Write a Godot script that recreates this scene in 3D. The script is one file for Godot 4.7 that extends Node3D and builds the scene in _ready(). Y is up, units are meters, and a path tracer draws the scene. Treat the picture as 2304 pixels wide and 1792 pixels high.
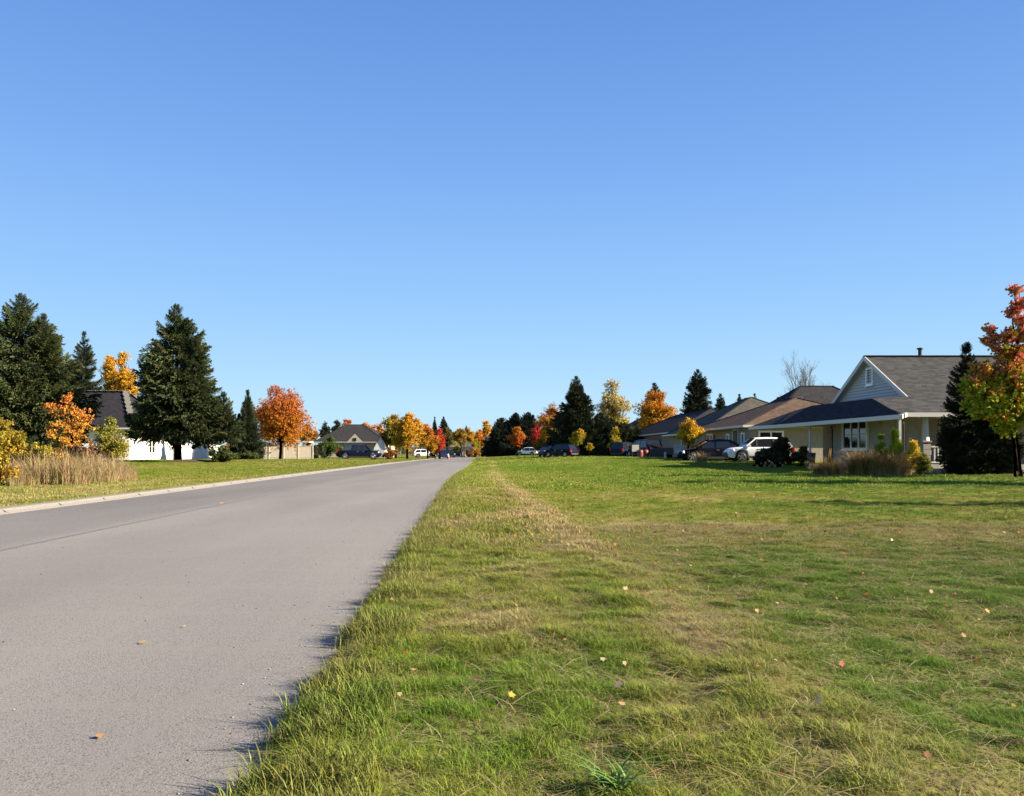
extends Node3D
# A suburban street in autumn. Metres, y up; the camera looks down -z, "d" is the distance ahead of it.

const F := 1774.0
const HZ := 1021.0
const EXPO := 3.2
const STREET := 0.055

var rng := RandomNumberGenerator.new()
var names := {}
var M := {}
var noise_big := FastNoiseLite.new()
var noise_mid := FastNoiseLite.new()
var noise_fine := FastNoiseLite.new()
var boughs := []
var clumps := []
var leaf_mesh: ArrayMesh


class Shape:
	var v := PackedVector3Array()
	var n := PackedVector3Array()
	var c := PackedColorArray()
	var t := PackedVector2Array()
	var idx := PackedInt32Array()
	var col := Color.WHITE

	func vert(p: Vector3, nn: Vector3, uv := Vector2.ZERO) -> int:
		v.append(p)
		n.append(nn)
		c.append(col)
		t.append(uv)
		return v.size() - 1

	func face(pts: Array, out := Vector3.ZERO) -> void:  # a flat convex polygon; its front looks along "out"
		var nn: Vector3 = (pts[2] - pts[0]).cross(pts[1] - pts[0])
		if nn.length() < 1e-12:
			return
		nn = nn.normalized()
		var p := pts.duplicate()
		if out != Vector3.ZERO and nn.dot(out) < 0.0:
			p.reverse()
			nn = -nn
		var h := Vector3.UP.cross(nn)
		h = Vector3.RIGHT if h.length() < 0.05 else h.normalized()
		var w := nn.cross(h)
		var first := v.size()
		for q in p:
			vert(q, nn, Vector2(q.dot(h), -q.dot(w)))
		for k in range(1, p.size() - 1):
			idx.append_array(PackedInt32Array([first, first + k, first + k + 1]))

	func box(p: Vector3, s: Vector3, b := Basis()) -> void:
		var e := [b.x * s.x * 0.5, b.y * s.y * 0.5, b.z * s.z * 0.5]
		for k in 3:
			var a: Vector3 = e[k]
			var q: Vector3 = e[(k + 1) % 3]
			var r: Vector3 = e[(k + 2) % 3]
			for sg in [-1.0, 1.0]:
				face([p + a * sg - q - r, p + a * sg + q - r, p + a * sg + q + r, p + a * sg - q + r], a * sg)

	func bar(a: Vector3, b: Vector3, w: float, h: float, up := Vector3.UP) -> void:  # a box from a to b
		var x := (b - a).normalized()
		var z := x.cross(up).normalized()
		box((a + b) * 0.5, Vector3((b - a).length(), h, w), Basis(x, z.cross(x), z))

	func tube(pts: Array, radii: Array, sides := 6) -> void:
		var first := v.size()
		var u := Vector3.RIGHT
		for k in pts.size():
			var dir: Vector3 = (pts[mini(k + 1, pts.size() - 1)] - pts[maxi(k - 1, 0)]).normalized()
			if absf(dir.dot(u)) > 0.95:
				u = Vector3.FORWARD if absf(dir.dot(Vector3.FORWARD)) < 0.9 else Vector3.UP
			u = (u - dir * u.dot(dir)).normalized()
			var w := dir.cross(u)
			for s in sides:
				var a := TAU * s / sides
				var nn := u * cos(a) + w * sin(a)
				vert(pts[k] + nn * radii[k], nn, Vector2(float(s) / sides, k))
		for k in pts.size() - 1:
			for s in sides:
				var a := first + k * sides + s
				var b := first + k * sides + (s + 1) % sides
				idx.append_array(PackedInt32Array([a, b, a + sides, b, b + sides, a + sides]))
		var last := first + (pts.size() - 1) * sides
		var e := vert(pts[-1] + (pts[-1] - pts[-2]).normalized() * radii[-1] * 0.3, (pts[-1] - pts[-2]).normalized())
		for s in sides:
			idx.append_array(PackedInt32Array([last + s, last + (s + 1) % sides, e]))

	func loft(rows: Array, out_from := Vector3.ZERO, closed := false) -> void:  # rows of equal length joined to a smooth skin
		var nr := rows.size()
		var nc: int = rows[0].size()
		var first := v.size()
		for r in nr:
			for q in nc:
				var a: Vector3 = rows[mini(r + 1, nr - 1)][q] - rows[maxi(r - 1, 0)][q]
				var qa := (q + 1) % nc if closed else mini(q + 1, nc - 1)
				var qb := (q + nc - 1) % nc if closed else maxi(q - 1, 0)
				var b: Vector3 = rows[r][qa] - rows[r][qb]
				var nn := a.cross(b)
				nn = Vector3.UP if nn.length() < 1e-9 else nn.normalized()
				if nn.dot(rows[r][q] - out_from) < 0.0:
					nn = -nn
				vert(rows[r][q], nn, Vector2(q, r))
		for r in nr - 1:
			for q in (nc if closed else nc - 1):
				var i0 := first + r * nc + q
				var i1 := first + r * nc + (q + 1) % nc
				patch(i0, i1, i1 + nc, i0 + nc)

	func patch(a: int, b: int, cc: int, d: int) -> void:
		if (v[cc] - v[a]).cross(v[b] - v[a]).dot(n[a] + n[b] + n[cc] + n[d]) >= 0.0:
			idx.append_array(PackedInt32Array([a, b, cc, a, cc, d]))
		else:
			idx.append_array(PackedInt32Array([a, cc, b, a, d, cc]))

	func lathe(prof: Array, at: Vector3, axis: Basis, sides := 16) -> void:  # prof: Vector2(radius, along y of axis)
		var rows := []
		for p in prof:
			var row := []
			for s in sides:
				var a := TAU * s / sides
				row.append(at + axis * Vector3(cos(a) * p.x, p.y, sin(a) * p.x))
			rows.append(row)
		var mid := Vector3.ZERO
		for p in prof:
			mid += axis * Vector3(0, p.y, 0)
		loft(rows, at + mid / prof.size(), true)

	func mesh() -> ArrayMesh:
		var a := []
		a.resize(Mesh.ARRAY_MAX)
		a[Mesh.ARRAY_VERTEX] = v
		a[Mesh.ARRAY_NORMAL] = n
		a[Mesh.ARRAY_COLOR] = c
		a[Mesh.ARRAY_TEX_UV] = t
		a[Mesh.ARRAY_INDEX] = idx
		var m := ArrayMesh.new()
		m.add_surface_from_arrays(Mesh.PRIMITIVE_TRIANGLES, a)
		return m


class Copies3D:
	var b := PackedFloat32Array()

	func add(x: Basis, o: Vector3, k: Color) -> void:
		b.append_array(PackedFloat32Array([x.x.x, x.y.x, x.z.x, o.x, x.x.y, x.y.y, x.z.y, o.y, x.x.z, x.y.z, x.z.z, o.z, k.r, k.g, k.b, 1.0]))

	func count() -> int:
		return b.size() / 16


# ---------------------------------------------------------------- naming
func numbered(called: String) -> String:
	if not names.has(called):
		names[called] = 0
		return called
	names[called] += 1
	return "%s_%03d" % [called, names[called]]


func tag(o: Node, label: String, category := "", group := "", kind := "") -> void:
	o.set_meta("label", label)
	if category:
		o.set_meta("category", category)
	if group:
		o.set_meta("group", group)
	if kind:
		o.set_meta("kind", kind)


func thing(called: String, label: String, category: String, at := Vector3.ZERO, group := "", turn := 0.0) -> Node3D:
	var o := Node3D.new()
	o.name = numbered(called)
	add_child(o)
	o.position = at
	o.rotation.y = turn
	tag(o, label, category, group)
	return o


func part(called: String, s, m: Material, parent: Node3D) -> MeshInstance3D:
	var o := MeshInstance3D.new()
	o.name = called if parent != self else numbered(called)
	o.mesh = s.mesh() if s is Shape else s
	o.material_override = m
	parent.add_child(o, true)
	return o


func scatter(called: String, mesh: Mesh, m: Material, k: Copies3D, parent: Node3D) -> MultiMeshInstance3D:
	var mm := MultiMesh.new()
	mm.transform_format = MultiMesh.TRANSFORM_3D
	mm.use_colors = true
	mm.mesh = mesh
	mm.instance_count = k.count()
	mm.buffer = k.b
	var o := MultiMeshInstance3D.new()
	o.name = called if parent != self else numbered(called)
	o.multimesh = mm
	o.material_override = m
	parent.add_child(o, true)
	return o


# ---------------------------------------------------------------- the lie of the land
func X(px: float, d: float) -> float:
	return (px - 1152.0) / F * d


func Y(py: float, d: float) -> float:
	return 1.0 + (HZ - py) / F * d


func bend(d: float) -> float:
	return 0.0 if d < 60.0 else 1.66e-4 * (d - 60.0) * (d - 60.0)


func edge_right(d: float) -> float:
	return -0.665 - 0.0589 * d + bend(d) + 1.4 * smoothstep(22.0, 85.0, d) * (1.0 - smoothstep(120.0, 270.0, d))


func edge_left(d: float) -> float:
	return -7.7 - 0.055 * d + bend(d)


func table(d: float, a: Array) -> float:
	if d <= a[0][0]:
		return a[0][1]
	for k in range(1, a.size()):
		if d < a[k][0]:
			return lerpf(a[k - 1][1], a[k][1], (d - a[k - 1][0]) / (a[k][0] - a[k - 1][0]))
	return a[-1][1]


const RISE_RIGHT := [[0.0, 0.02], [15.0, 0.05], [25.0, 0.12], [37.0, 0.17], [50.0, 0.42], [58.0, 0.5], [75.0, 0.58], [85.0, 0.54], [115.0, 0.6], [165.0, 0.55], [260.0, 0.65], [400.0, 0.7]]
const RISE_LEFT := [[0.0, 0.14], [25.0, 0.16], [60.0, 0.38], [75.0, 0.34], [100.0, 0.25], [150.0, 0.32], [260.0, 0.62], [400.0, 0.7]]


func road_height(d: float) -> float:
	return smoothstep(130.0, 280.0, d) * 0.6


func ground(x: float, d: float) -> float:
	var rh := road_height(d)
	var u := x - edge_right(d)
	if u > 0.0:
		var lip := 0.045 * smoothstep(0.0, 0.16, u) - 0.05 * smoothstep(1.9, 2.6, u) * (1.0 - smoothstep(25.0, 45.0, d))
		var bumps := (noise_mid.get_noise_2d(x, d) * 0.05 + noise_fine.get_noise_2d(x, d) * 0.02) * smoothstep(0.1, 1.0, u) * (1.0 - smoothstep(40.0, 80.0, d))
		return -0.02 + lerpf(rh, maxf(rh, table(d, RISE_RIGHT)), smoothstep(0.5, 12.0, u)) + lip + bumps + 0.02 * smoothstep(0.0, 0.2, u)
	var w := edge_left(d) - 0.22 - x
	if w > -0.05:
		return lerpf(rh + 0.08, maxf(rh + 0.08, table(d, RISE_LEFT)), smoothstep(0.0, 10.0, w)) + noise_mid.get_noise_2d(x, d) * 0.04 * smoothstep(0.0, 1.0, w)
	return rh - 0.03


func dryness(x: float, d: float) -> float:  # 0 fresh green, 1 straw
	var u := x - edge_right(d)
	var k := 0.45 + noise_mid.get_noise_2d(x * 1.6, d * 1.0) * 0.42 + noise_big.get_noise_2d(x, d * 0.6) * 0.4
	if u > 0.0:
		k += 0.19 * (1.0 - smoothstep(1.7, 2.9, u)) - 0.12
		k += 0.36 * exp(-pow((u - 1.9 - 0.15 * noise_mid.get_noise_2d(d * 0.7, 2.0)) / 0.28, 2.0)) * smoothstep(2.0, 4.5, d)
		k -= 0.55 * exp(-pow((x - 4.3) / 2.8, 2.0) - pow((d - 6.2) / 1.3, 2.0))
		k += 0.55 * exp(-pow((x - 2.3 + (d - 11.0) * 0.9) / 1.3, 2.0) - pow((d - 11.2) / 1.1, 2.0))
		k += 0.35 * exp(-pow((x + 0.15) / 0.4, 2.0) - pow((d - 4.4) / 0.35, 2.0))
		k += 0.35 * exp(-pow((x - 5.0) / 3.5, 2.0) - pow((d - 18.0) / 1.6, 2.0))
		k += 0.25 * exp(-pow((x - 0.2) / 0.6, 2.0) - pow((d - 8.0) / 1.5, 2.0))
		k -= 0.12 * smoothstep(22.0, 32.0, d)
	else:
		k += 0.16 * (1.0 - smoothstep(2.0, 7.0, edge_left(d) - x)) - 0.02
	return clampf(k, 0.0, 1.0)


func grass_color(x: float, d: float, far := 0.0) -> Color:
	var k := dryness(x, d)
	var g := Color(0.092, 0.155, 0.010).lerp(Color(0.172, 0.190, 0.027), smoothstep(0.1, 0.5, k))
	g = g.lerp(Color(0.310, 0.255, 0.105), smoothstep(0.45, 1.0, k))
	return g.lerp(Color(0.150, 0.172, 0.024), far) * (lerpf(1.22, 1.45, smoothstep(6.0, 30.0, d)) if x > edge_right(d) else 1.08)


# ---------------------------------------------------------------- materials
func lin(r: float, g: float, b: float) -> Color:
	return Color(r, g, b).linear_to_srgb()


func mat(r: float, g: float, b: float, rough := 0.8, metal := 0.0) -> StandardMaterial3D:
	var m := StandardMaterial3D.new()
	m.albedo_color = lin(r, g, b)
	m.roughness = rough
	m.metallic = metal
	return m


func leafy(back := 0.5, rough := 0.65) -> StandardMaterial3D:
	var m := StandardMaterial3D.new()
	m.vertex_color_use_as_albedo = true
	m.roughness = rough
	m.metallic_specular = 0.3
	m.cull_mode = BaseMaterial3D.CULL_DISABLED
	if back > 0.0:
		m.backlight_enabled = true
		m.backlight = Color(back, back, back)
	return m


func noise_tex(kind: int, freq: float, ramp: Array, size := 512, normal := false, sd := 3, octaves := 4) -> NoiseTexture2D:
	var f := FastNoiseLite.new()
	f.noise_type = kind
	f.frequency = freq
	f.seed = sd
	f.fractal_octaves = octaves
	if kind == FastNoiseLite.TYPE_CELLULAR:
		f.cellular_return_type = FastNoiseLite.RETURN_CELL_VALUE
		f.fractal_type = FastNoiseLite.FRACTAL_NONE
	var t := NoiseTexture2D.new()
	t.width = size
	t.height = size
	t.seamless = true
	t.seamless_blend_skirt = 0.15
	t.generate_mipmaps = false
	t.noise = f
	if normal:
		t.as_normal_map = true
	elif ramp.size():
		var g := Gradient.new()
		g.offsets = PackedFloat32Array(ramp.map(func(r): return r[0]))
		g.colors = PackedColorArray(ramp.map(func(r): return Color(r[1], r[1], r[1]).linear_to_srgb() if r.size() == 2 else Color(r[1], r[2], r[3]).linear_to_srgb()))
		t.color_ramp = g
	return t


func rough_mat(r: float, g: float, b: float, spread: float, scale: float, rough := 0.85, bump := 0.0, freq := 0.02) -> StandardMaterial3D:
	var m := mat(r, g, b, rough)
	m.albedo_texture = noise_tex(FastNoiseLite.TYPE_SIMPLEX_SMOOTH, freq, [[0.25, 1.0 - spread], [0.75, 1.0]], 512)
	m.uv1_triplanar = true
	m.uv1_world_triplanar = true
	m.uv1_scale = Vector3.ONE * scale
	if bump > 0.0:
		m.heightmap_enabled = true
		m.heightmap_texture = m.albedo_texture
		m.heightmap_scale = bump
	return m


func shingle_mat(r: float, g: float, b: float, sd: int) -> StandardMaterial3D:  # asphalt shingles: tab tone only, far below ten pixels each
	var im := Image.create(512, 512, false, Image.FORMAT_RGB8)
	var q := RandomNumberGenerator.new()
	q.seed = sd
	for row in 32:
		var x := -q.randi_range(0, 30)
		while x < 512:
			var w := q.randi_range(18, 44)
			var k := q.randf_range(0.80, 1.0)
			im.fill_rect(Rect2i(maxi(x, 0), row * 16, mini(w, 512 - maxi(x, 0)), 16), Color(k, k * q.randf_range(0.97, 1.0), k * q.randf_range(0.94, 1.0)))
			x += w
		im.fill_rect(Rect2i(0, row * 16 + 14, 512, 2), Color(0.66, 0.66, 0.66))
	var m := mat(r, g, b, 0.95)
	m.metallic_specular = 0.12
	m.albedo_texture = ImageTexture.create_from_image(im)
	m.uv1_scale = Vector3(1.0 / 4.6, 1.0 / 4.6, 1.0)
	return m


func materials() -> void:
	M.leaf = leafy(0.75)
	M.grass = leafy(0.5, 0.6)
	M.needle = leafy(0.2, 0.7)
	M.straw = leafy(0.5, 0.7)
	M.bark = rough_mat(0.075, 0.058, 0.045, 0.5, 1.2, 0.95, 2.0, 0.03)
	M.pale_bark = rough_mat(0.24, 0.215, 0.185, 0.4, 1.2, 0.9)
	M.grey_bark = rough_mat(0.15, 0.13, 0.115, 0.4, 1.2, 0.9)
	M.tan_wall = rough_mat(0.28, 0.240, 0.185, 0.12, 0.35, 0.9)
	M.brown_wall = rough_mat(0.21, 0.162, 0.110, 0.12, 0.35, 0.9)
	M.grey_wall = rough_mat(0.36, 0.335, 0.30, 0.12, 0.35, 0.9)
	M.cream_wall = rough_mat(0.52, 0.44, 0.31, 0.12, 0.35, 0.9)
	M.white_wall = rough_mat(0.78, 0.76, 0.71, 0.10, 0.3, 0.85)
	M.siding = mat(0.44, 0.43, 0.41, 0.6)
	M.trim = mat(0.52, 0.50, 0.46, 0.55)
	M.frame = mat(0.80, 0.79, 0.76, 0.5)
	M.gutter = mat(0.50, 0.47, 0.42, 0.5)
	M.soffit = mat(0.45, 0.42, 0.37, 0.8)
	M.roof_grey = shingle_mat(0.076, 0.077, 0.077, 11)
	M.roof_brown = shingle_mat(0.132, 0.095, 0.072, 12)
	M.roof_green = shingle_mat(0.106, 0.104, 0.089, 13)
	M.roof_dark = shingle_mat(0.046, 0.046, 0.049, 14)
	M.shaded_slate = shingle_mat(0.034, 0.034, 0.040, 15)  # slate made darker and bluer: shade on the roof painted into its colour
	M.twig = mat(0.30, 0.27, 0.26, 0.9)
	M.glass = mat(0.015, 0.018, 0.022, 0.06)
	M.glass.metallic_specular = 0.6
	M.car_glass = mat(0.012, 0.015, 0.02, 0.05)
	M.door_dark = mat(0.05, 0.04, 0.035, 0.6)
	M.fence_white = rough_mat(0.80, 0.77, 0.70, 0.10, 0.4, 0.8)
	M.fence_tan = rough_mat(0.53, 0.48, 0.40, 0.14, 0.4, 0.85)
	M.concrete = rough_mat(0.235, 0.215, 0.185, 0.35, 0.9, 0.9, 0.4, 0.05)
	M.tyre = mat(0.018, 0.018, 0.018, 0.85)
	M.rim = mat(0.45, 0.45, 0.46, 0.35, 0.8)
	M.plastic = mat(0.02, 0.02, 0.022, 0.6)
	M.lamp = mat(0.75, 0.77, 0.8, 0.1)
	M.tail = mat(0.35, 0.01, 0.01, 0.2)
	M.stone = rough_mat(0.36, 0.33, 0.29, 0.4, 2.0, 0.9)
	M.wood = rough_mat(0.30, 0.19, 0.10, 0.4, 1.5, 0.8)
	M.mulch = rough_mat(0.085, 0.042, 0.026, 0.5, 3.0, 0.95, 3.0, 0.05)
	M.deck = rough_mat(0.42, 0.38, 0.34, 0.3, 1.0, 0.8)


func paint(r: float, g: float, b: float) -> StandardMaterial3D:
	var m := mat(r, g, b, 0.35, 0.0)
	m.clearcoat_enabled = true
	m.clearcoat = 0.15
	m.clearcoat_roughness = 0.08
	m.metallic_specular = 0.12
	return m


# ---------------------------------------------------------------- plant pieces
func rdir() -> Vector3:
	var y := rng.randf_range(-1.0, 1.0)
	var a := rng.randf() * TAU
	var r := sqrt(1.0 - y * y)
	return Vector3(cos(a) * r, y, sin(a) * r)


func make_leaf(size: float) -> Shape:  # a lobed leaf, slightly cupped
	var s := Shape.new()
	add_leaf(s, Vector3.ZERO, Basis(), size)
	return s


func add_leaf(s: Shape, at: Vector3, b: Basis, size: float) -> void:
	var rim := [[0.0, 0.0], [0.42, 0.06], [0.30, 0.26], [0.52, 0.52], [0.24, 0.58], [0.0, 1.0], [-0.24, 0.58], [-0.52, 0.52], [-0.30, 0.26], [-0.42, 0.06]]
	var mid := s.vert(at + b * Vector3(0, 0.0, 0.4) * size, b.y)
	var first := s.v.size()
	for r in rim:
		s.vert(at + b * Vector3(r[0], 0.10 * absf(r[0]) * 2.0 + 0.05 * r[1], r[1]) * size, (b.y - b.x * r[0] * 0.3).normalized())
	for k in rim.size():
		wind(s, mid, first + k, first + (k + 1) % rim.size())


func wind(s: Shape, a: int, b: int, c: int) -> void:  # the side the normal is on is the front
	var g := (s.v[c] - s.v[a]).cross(s.v[b] - s.v[a])
	if g.dot(s.n[a] + s.n[b] + s.n[c]) >= 0.0:
		s.idx.append_array(PackedInt32Array([a, b, c]))
	else:
		s.idx.append_array(PackedInt32Array([a, c, b]))


func make_clump(count: int, leaf: float, spread: float, simple := true) -> ArrayMesh:  # a handful of leaves on a twig, about one metre across
	var s := Shape.new()
	for k in count:
		var p := rdir() * spread * pow(rng.randf(), 0.5)
		var up := (Vector3(rng.randf_range(-1, 1), rng.randf_range(-0.1, 1.2), rng.randf_range(-1, 1)) + p * 0.8).normalized()
		var x := up.cross(rdir()).normalized()
		var b := Basis(x, up, x.cross(up))
		var g := rng.randf_range(0.78, 1.15)
		s.col = Color(g, g, g)
		var z := leaf * rng.randf_range(0.7, 1.25)
		if simple:
			var a := s.vert(p, b.y)
			var c := s.vert(p + b * Vector3(0.42, 0.12, 0.5) * z, (b.y - b.x * 0.3).normalized())
			var d := s.vert(p + b * Vector3(0, 0.05, 1.0) * z, b.y)
			var e := s.vert(p + b * Vector3(-0.42, 0.12, 0.5) * z, (b.y + b.x * 0.3).normalized())
			wind(s, a, c, d)
			wind(s, a, d, e)
		else:
			add_leaf(s, p, b, z)
	return s.mesh()


func spike(s: Shape, a: Vector3, b: Vector3, w: float, up: Vector3) -> void:  # a needled twig: two crossed tapering blades
	var dir := (b - a).normalized()
	var x := dir.cross(up).normalized()
	for side in [x, x.cross(dir)]:
		var n: Vector3 = side.cross(dir)
		if n.y < 0.0:
			n = -n
		var i0 := s.vert(a, n)
		var i1 := s.vert(a.lerp(b, 0.45) + side * w, n)
		var i2 := s.vert(b, n)
		var i3 := s.vert(a.lerp(b, 0.45) - side * w, n)
		wind(s, i0, i1, i2)
		wind(s, i0, i2, i3)


func make_bough(sd: int, droop: float) -> ArrayMesh:  # one spruce bough of length 1 along +x
	var q := RandomNumberGenerator.new()
	q.seed = sd
	var s := Shape.new()
	var at := func(t: float) -> Vector3: return Vector3(t, -droop * sin(t * PI * 0.75) + 0.16 * t * t, 0.0)
	for k in 17:
		var t := 0.10 + 0.9 * k / 16.0
		var p: Vector3 = at.call(t)
		var g := q.randf_range(0.75, 1.25)
		s.col = Color(g, g, g)
		spike(s, p, at.call(minf(t + 0.14, 1.08)) + Vector3(0, 0.02, q.randf_range(-0.02, 0.02)), 0.022, Vector3.UP)
		for side in [-1.0, 1.0]:
			var l := (0.42 * pow(1.0 - t, 0.7) + 0.09) * q.randf_range(0.6, 1.15)
			var e := p + Vector3(l * q.randf_range(0.55, 0.85), -l * q.randf_range(0.0, 0.45), side * l * q.randf_range(0.6, 0.95))
			for j in 6:
				var f := 0.1 + 0.18 * j
				var o := p.lerp(e, f)
				g = q.randf_range(0.7, 1.3)
				s.col = Color(g, g, g * 0.95)
				var tl := l * q.randf_range(0.22, 0.4) + 0.02
				spike(s, o, o + Vector3(q.randf_range(0.2, 0.9), q.randf_range(-0.75, 0.35), side * q.randf_range(-0.2, 0.9)).normalized() * tl, 0.018, Vector3.UP)
	return s.mesh()


func plant_pieces() -> void:
	for k in 3:
		boughs.append(make_bough(50 + k, [0.02, 0.08, 0.14][k]))
	for k in 3:
		clumps.append(make_clump(12, 0.34, 0.5))
	clumps.append(make_clump(9, 0.36, 0.5, false))
	leaf_mesh = make_leaf(1.0).mesh()


# a conifer: leaders = [x, z, bottom, top, radius] in metres from the base
func conifer(called: String, label: String, group: String, px: float, d: float, leaders: Array, tone: Color, sd: int, gap := 1.0, lift := 0.0) -> Node3D:
	rng.seed = sd
	var x := X(px, d)
	var o := thing(called, label, "tree", Vector3(x, ground(x, d) - 0.05, -d), group)
	var k := [Copies3D.new(), Copies3D.new(), Copies3D.new()]
	var trunk := Shape.new()
	for l in leaders:
		var h: float = l[3] - l[2]
		var foot := Vector3(l[0] * 0.3, 0.0 if l == leaders[0] else l[2] * 0.6, l[1] * 0.3)
		var r: float = 0.016 * l[3] + 0.04
		trunk.tube([foot, Vector3(l[0], lerpf(l[2], l[3], 0.2), l[1]), Vector3(l[0], l[3] - h * 0.05, l[1])], [r * 1.3, r, 0.02], 7)
		var y: float = l[2]
		var lean := rng.randf() * TAU
		while y < l[3] - 0.1:
			var f: float = (y - l[2]) / h
			var full: float = l[4] * (pow(1.0 - f, 0.82) * minf(1.0, 0.72 + f * 2.2) + 0.03)
			for j in (5 if f > 0.85 else 7):
				if rng.randf() > gap:
					continue
				var a := rng.randf() * TAU
				var len := full * (1.22 - 0.75 * pow(rng.randf(), 1.6)) * (1.0 + 0.16 * cos(a * 2.0 + lean + f * 7.0))
				len = maxf(len, 0.22)
				var pitch := lerpf(-0.22, 0.75, pow(f, 1.3)) + rng.randf_range(-0.16, 0.16) + lift
				var b := Basis(Vector3.UP, a) * Basis(Vector3.BACK, pitch) * Basis(Vector3.RIGHT, rng.randf_range(-0.5, 0.5))
				var g := rng.randf_range(0.65, 1.35)
				k[rng.randi() % 3].add(b.scaled_local(Vector3(len, len, len * 0.9)), Vector3(l[0], y + rng.randf_range(-0.1, 0.1), l[1]), Color(tone.r * g * rng.randf_range(0.9, 1.25), tone.g * g, tone.b * g * rng.randf_range(0.8, 1.1)))
				if rng.randf() < 0.55 and len > 1.0:
					var tip := Vector3(l[0], y, l[1]) + b.x * len * rng.randf_range(0.3, 0.6)
					k[rng.randi() % 3].add((Basis(Vector3.UP, rng.randf_range(-0.7, 0.7)) * b).scaled_local(Vector3.ONE * len * rng.randf_range(0.4, 0.55)), tip + Vector3(0, rng.randf_range(-0.05, 0.25), 0), Color(tone.r * g, tone.g * g * 0.95, tone.b * g * 0.9))
			y += clampf(h * 0.019, 0.10, 0.26) * (0.7 if f > 0.6 else 1.0)
		for j in 5:
			var a := rng.randf() * TAU
			var b := Basis(Vector3.UP, a) * Basis(Vector3.BACK, 1.25)
			k[0].add(b.scaled_local(Vector3.ONE * (0.35 + 0.02 * h)), Vector3(l[0], l[3] - 0.3 - 0.02 * h, l[1]), tone)
	part("trunk", trunk, M.bark, o)
	for j in 3:
		var f := scatter("foliage", boughs[j], M.needle, k[j], o)
		f.set_meta("kind", "stuff")
	return o


# a broad-leaved tree; lobes fill an ellipsoid above the trunk
func deciduous(called: String, label: String, group: String, px: float, d: float, top: float, width: float, trunk_h: float, tone: Callable, sd: int, opts := {}) -> Node3D:
	rng.seed = sd
	var x := X(px, d)
	var gy := ground(x, d) - 0.03
	var o := thing(called, label, opts.get("category", "tree"), Vector3(x, gy, -d), group)
	var H := Y(top, d) - gy
	var rx := width / F * d * 0.56
	var bottom: float = opts.get("bottom", trunk_h)
	var ry := (H - bottom) * 0.5
	var mid := Vector3(opts.get("lean", 0.0), bottom + ry, 0)
	var pointed: float = opts.get("pointed", 0.0)
	var lobes := []
	for k in int(opts.get("lobes", 16) * 1.7):
		var u := rdir()
		var f := pow(rng.randf(), 0.45) * 0.84
		var shrink := 1.0 - pointed * clampf(u.y * f * 1.4, 0.0, 0.9)
		lobes.append([mid + Vector3(u.x * rx * f * shrink, u.y * ry * f, u.z * rx * f * shrink), rng.randf_range(0.17, 0.36) * (1.15 - 0.3 * f) * opts.get("fat", 1.15)])
	lobes.append([mid + Vector3(rx * rng.randf_range(-0.2, 0.2), ry * 0.78, 0), 0.24])
	lobes.append([mid + Vector3(rx * 0.1, ry * 0.15, 0), 0.5])
	lobes.append([mid + Vector3(-rx * 0.1, -ry * 0.25, 0), 0.45])
	var lr := lerpf(minf(rx, ry), maxf(rx, ry), 0.3)
	var wood := Shape.new()
	var tr: float = opts.get("trunk_r", 0.022 * H + 0.02)
	var fork := Vector3(rng.randf_range(-0.05, 0.05) * H * 0.3, trunk_h, rng.randf_range(-0.05, 0.05))
	var stems: int = opts.get("stems", 1)
	for s in stems:
		var f0 := Vector3((s - (stems - 1) * 0.5) * rx * 0.35, 0, rng.randf_range(-0.1, 0.1)) if stems > 1 else Vector3.ZERO
		wood.tube([f0, f0 + Vector3(0, 0.12, 0), f0.lerp(fork, 0.5), fork, mid + Vector3(f0.x, ry * 0.35, 0)], [tr * 1.6, tr * 1.1, tr * 0.95, tr * 0.85, tr * 0.25], 8)
	for l in lobes:
		var c: Vector3 = l[0]
		var a := fork.lerp(mid, rng.randf_range(0.0, 0.7))
		wood.tube([a, a.lerp(c, 0.5) + Vector3(0, -0.06 * H, 0), c], [tr * 0.42, tr * 0.26, tr * 0.1], 5)
		for j in 4:
			var e: Vector3 = c + rdir() * l[1] * lr * 1.0
			wood.tube([a.lerp(c, rng.randf_range(0.6, 1.0)), e], [tr * 0.12, tr * 0.04], 4)
	part("trunk", wood, opts.get("bark", M.bark), o)
	var n: int = opts.get("n", 1600)
	var size: float = opts.get("size", 0.34)
	var sets := [Copies3D.new(), Copies3D.new(), Copies3D.new(), Copies3D.new()]
	var fine: bool = opts.get("fine", false)
	for k in n:
		var l = lobes[rng.randi() % lobes.size()]
		var u := rdir()
		if u.y < -0.2 and rng.randf() < 0.4:
			u.y = -u.y
		var f: float = l[1] * pow(rng.randf(), 0.45) * lr
		var p: Vector3 = l[0] + u * Vector3(1.05, 0.95, 1.05) * f * (1.0 + 0.16 * rng.randfn())
		var b := Basis(rdir(), rng.randf() * TAU).scaled(Vector3.ONE * size * rng.randf_range(0.65, 1.3))
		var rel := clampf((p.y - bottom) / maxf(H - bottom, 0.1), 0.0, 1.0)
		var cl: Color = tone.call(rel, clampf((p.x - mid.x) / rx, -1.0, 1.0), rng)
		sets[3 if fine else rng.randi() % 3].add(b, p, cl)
	for j in 4:
		if sets[j].count():
			scatter("crown", clumps[j], M.leaf, sets[j], o).set_meta("kind", "stuff")
	return o


func vary(c: Color, amount: float, q: RandomNumberGenerator) -> Color:
	var g := 1.0 + q.randf_range(-amount, amount)
	return Color(c.r * g * q.randf_range(0.93, 1.07), c.g * g * q.randf_range(0.85, 1.15), c.b * g)


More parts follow.
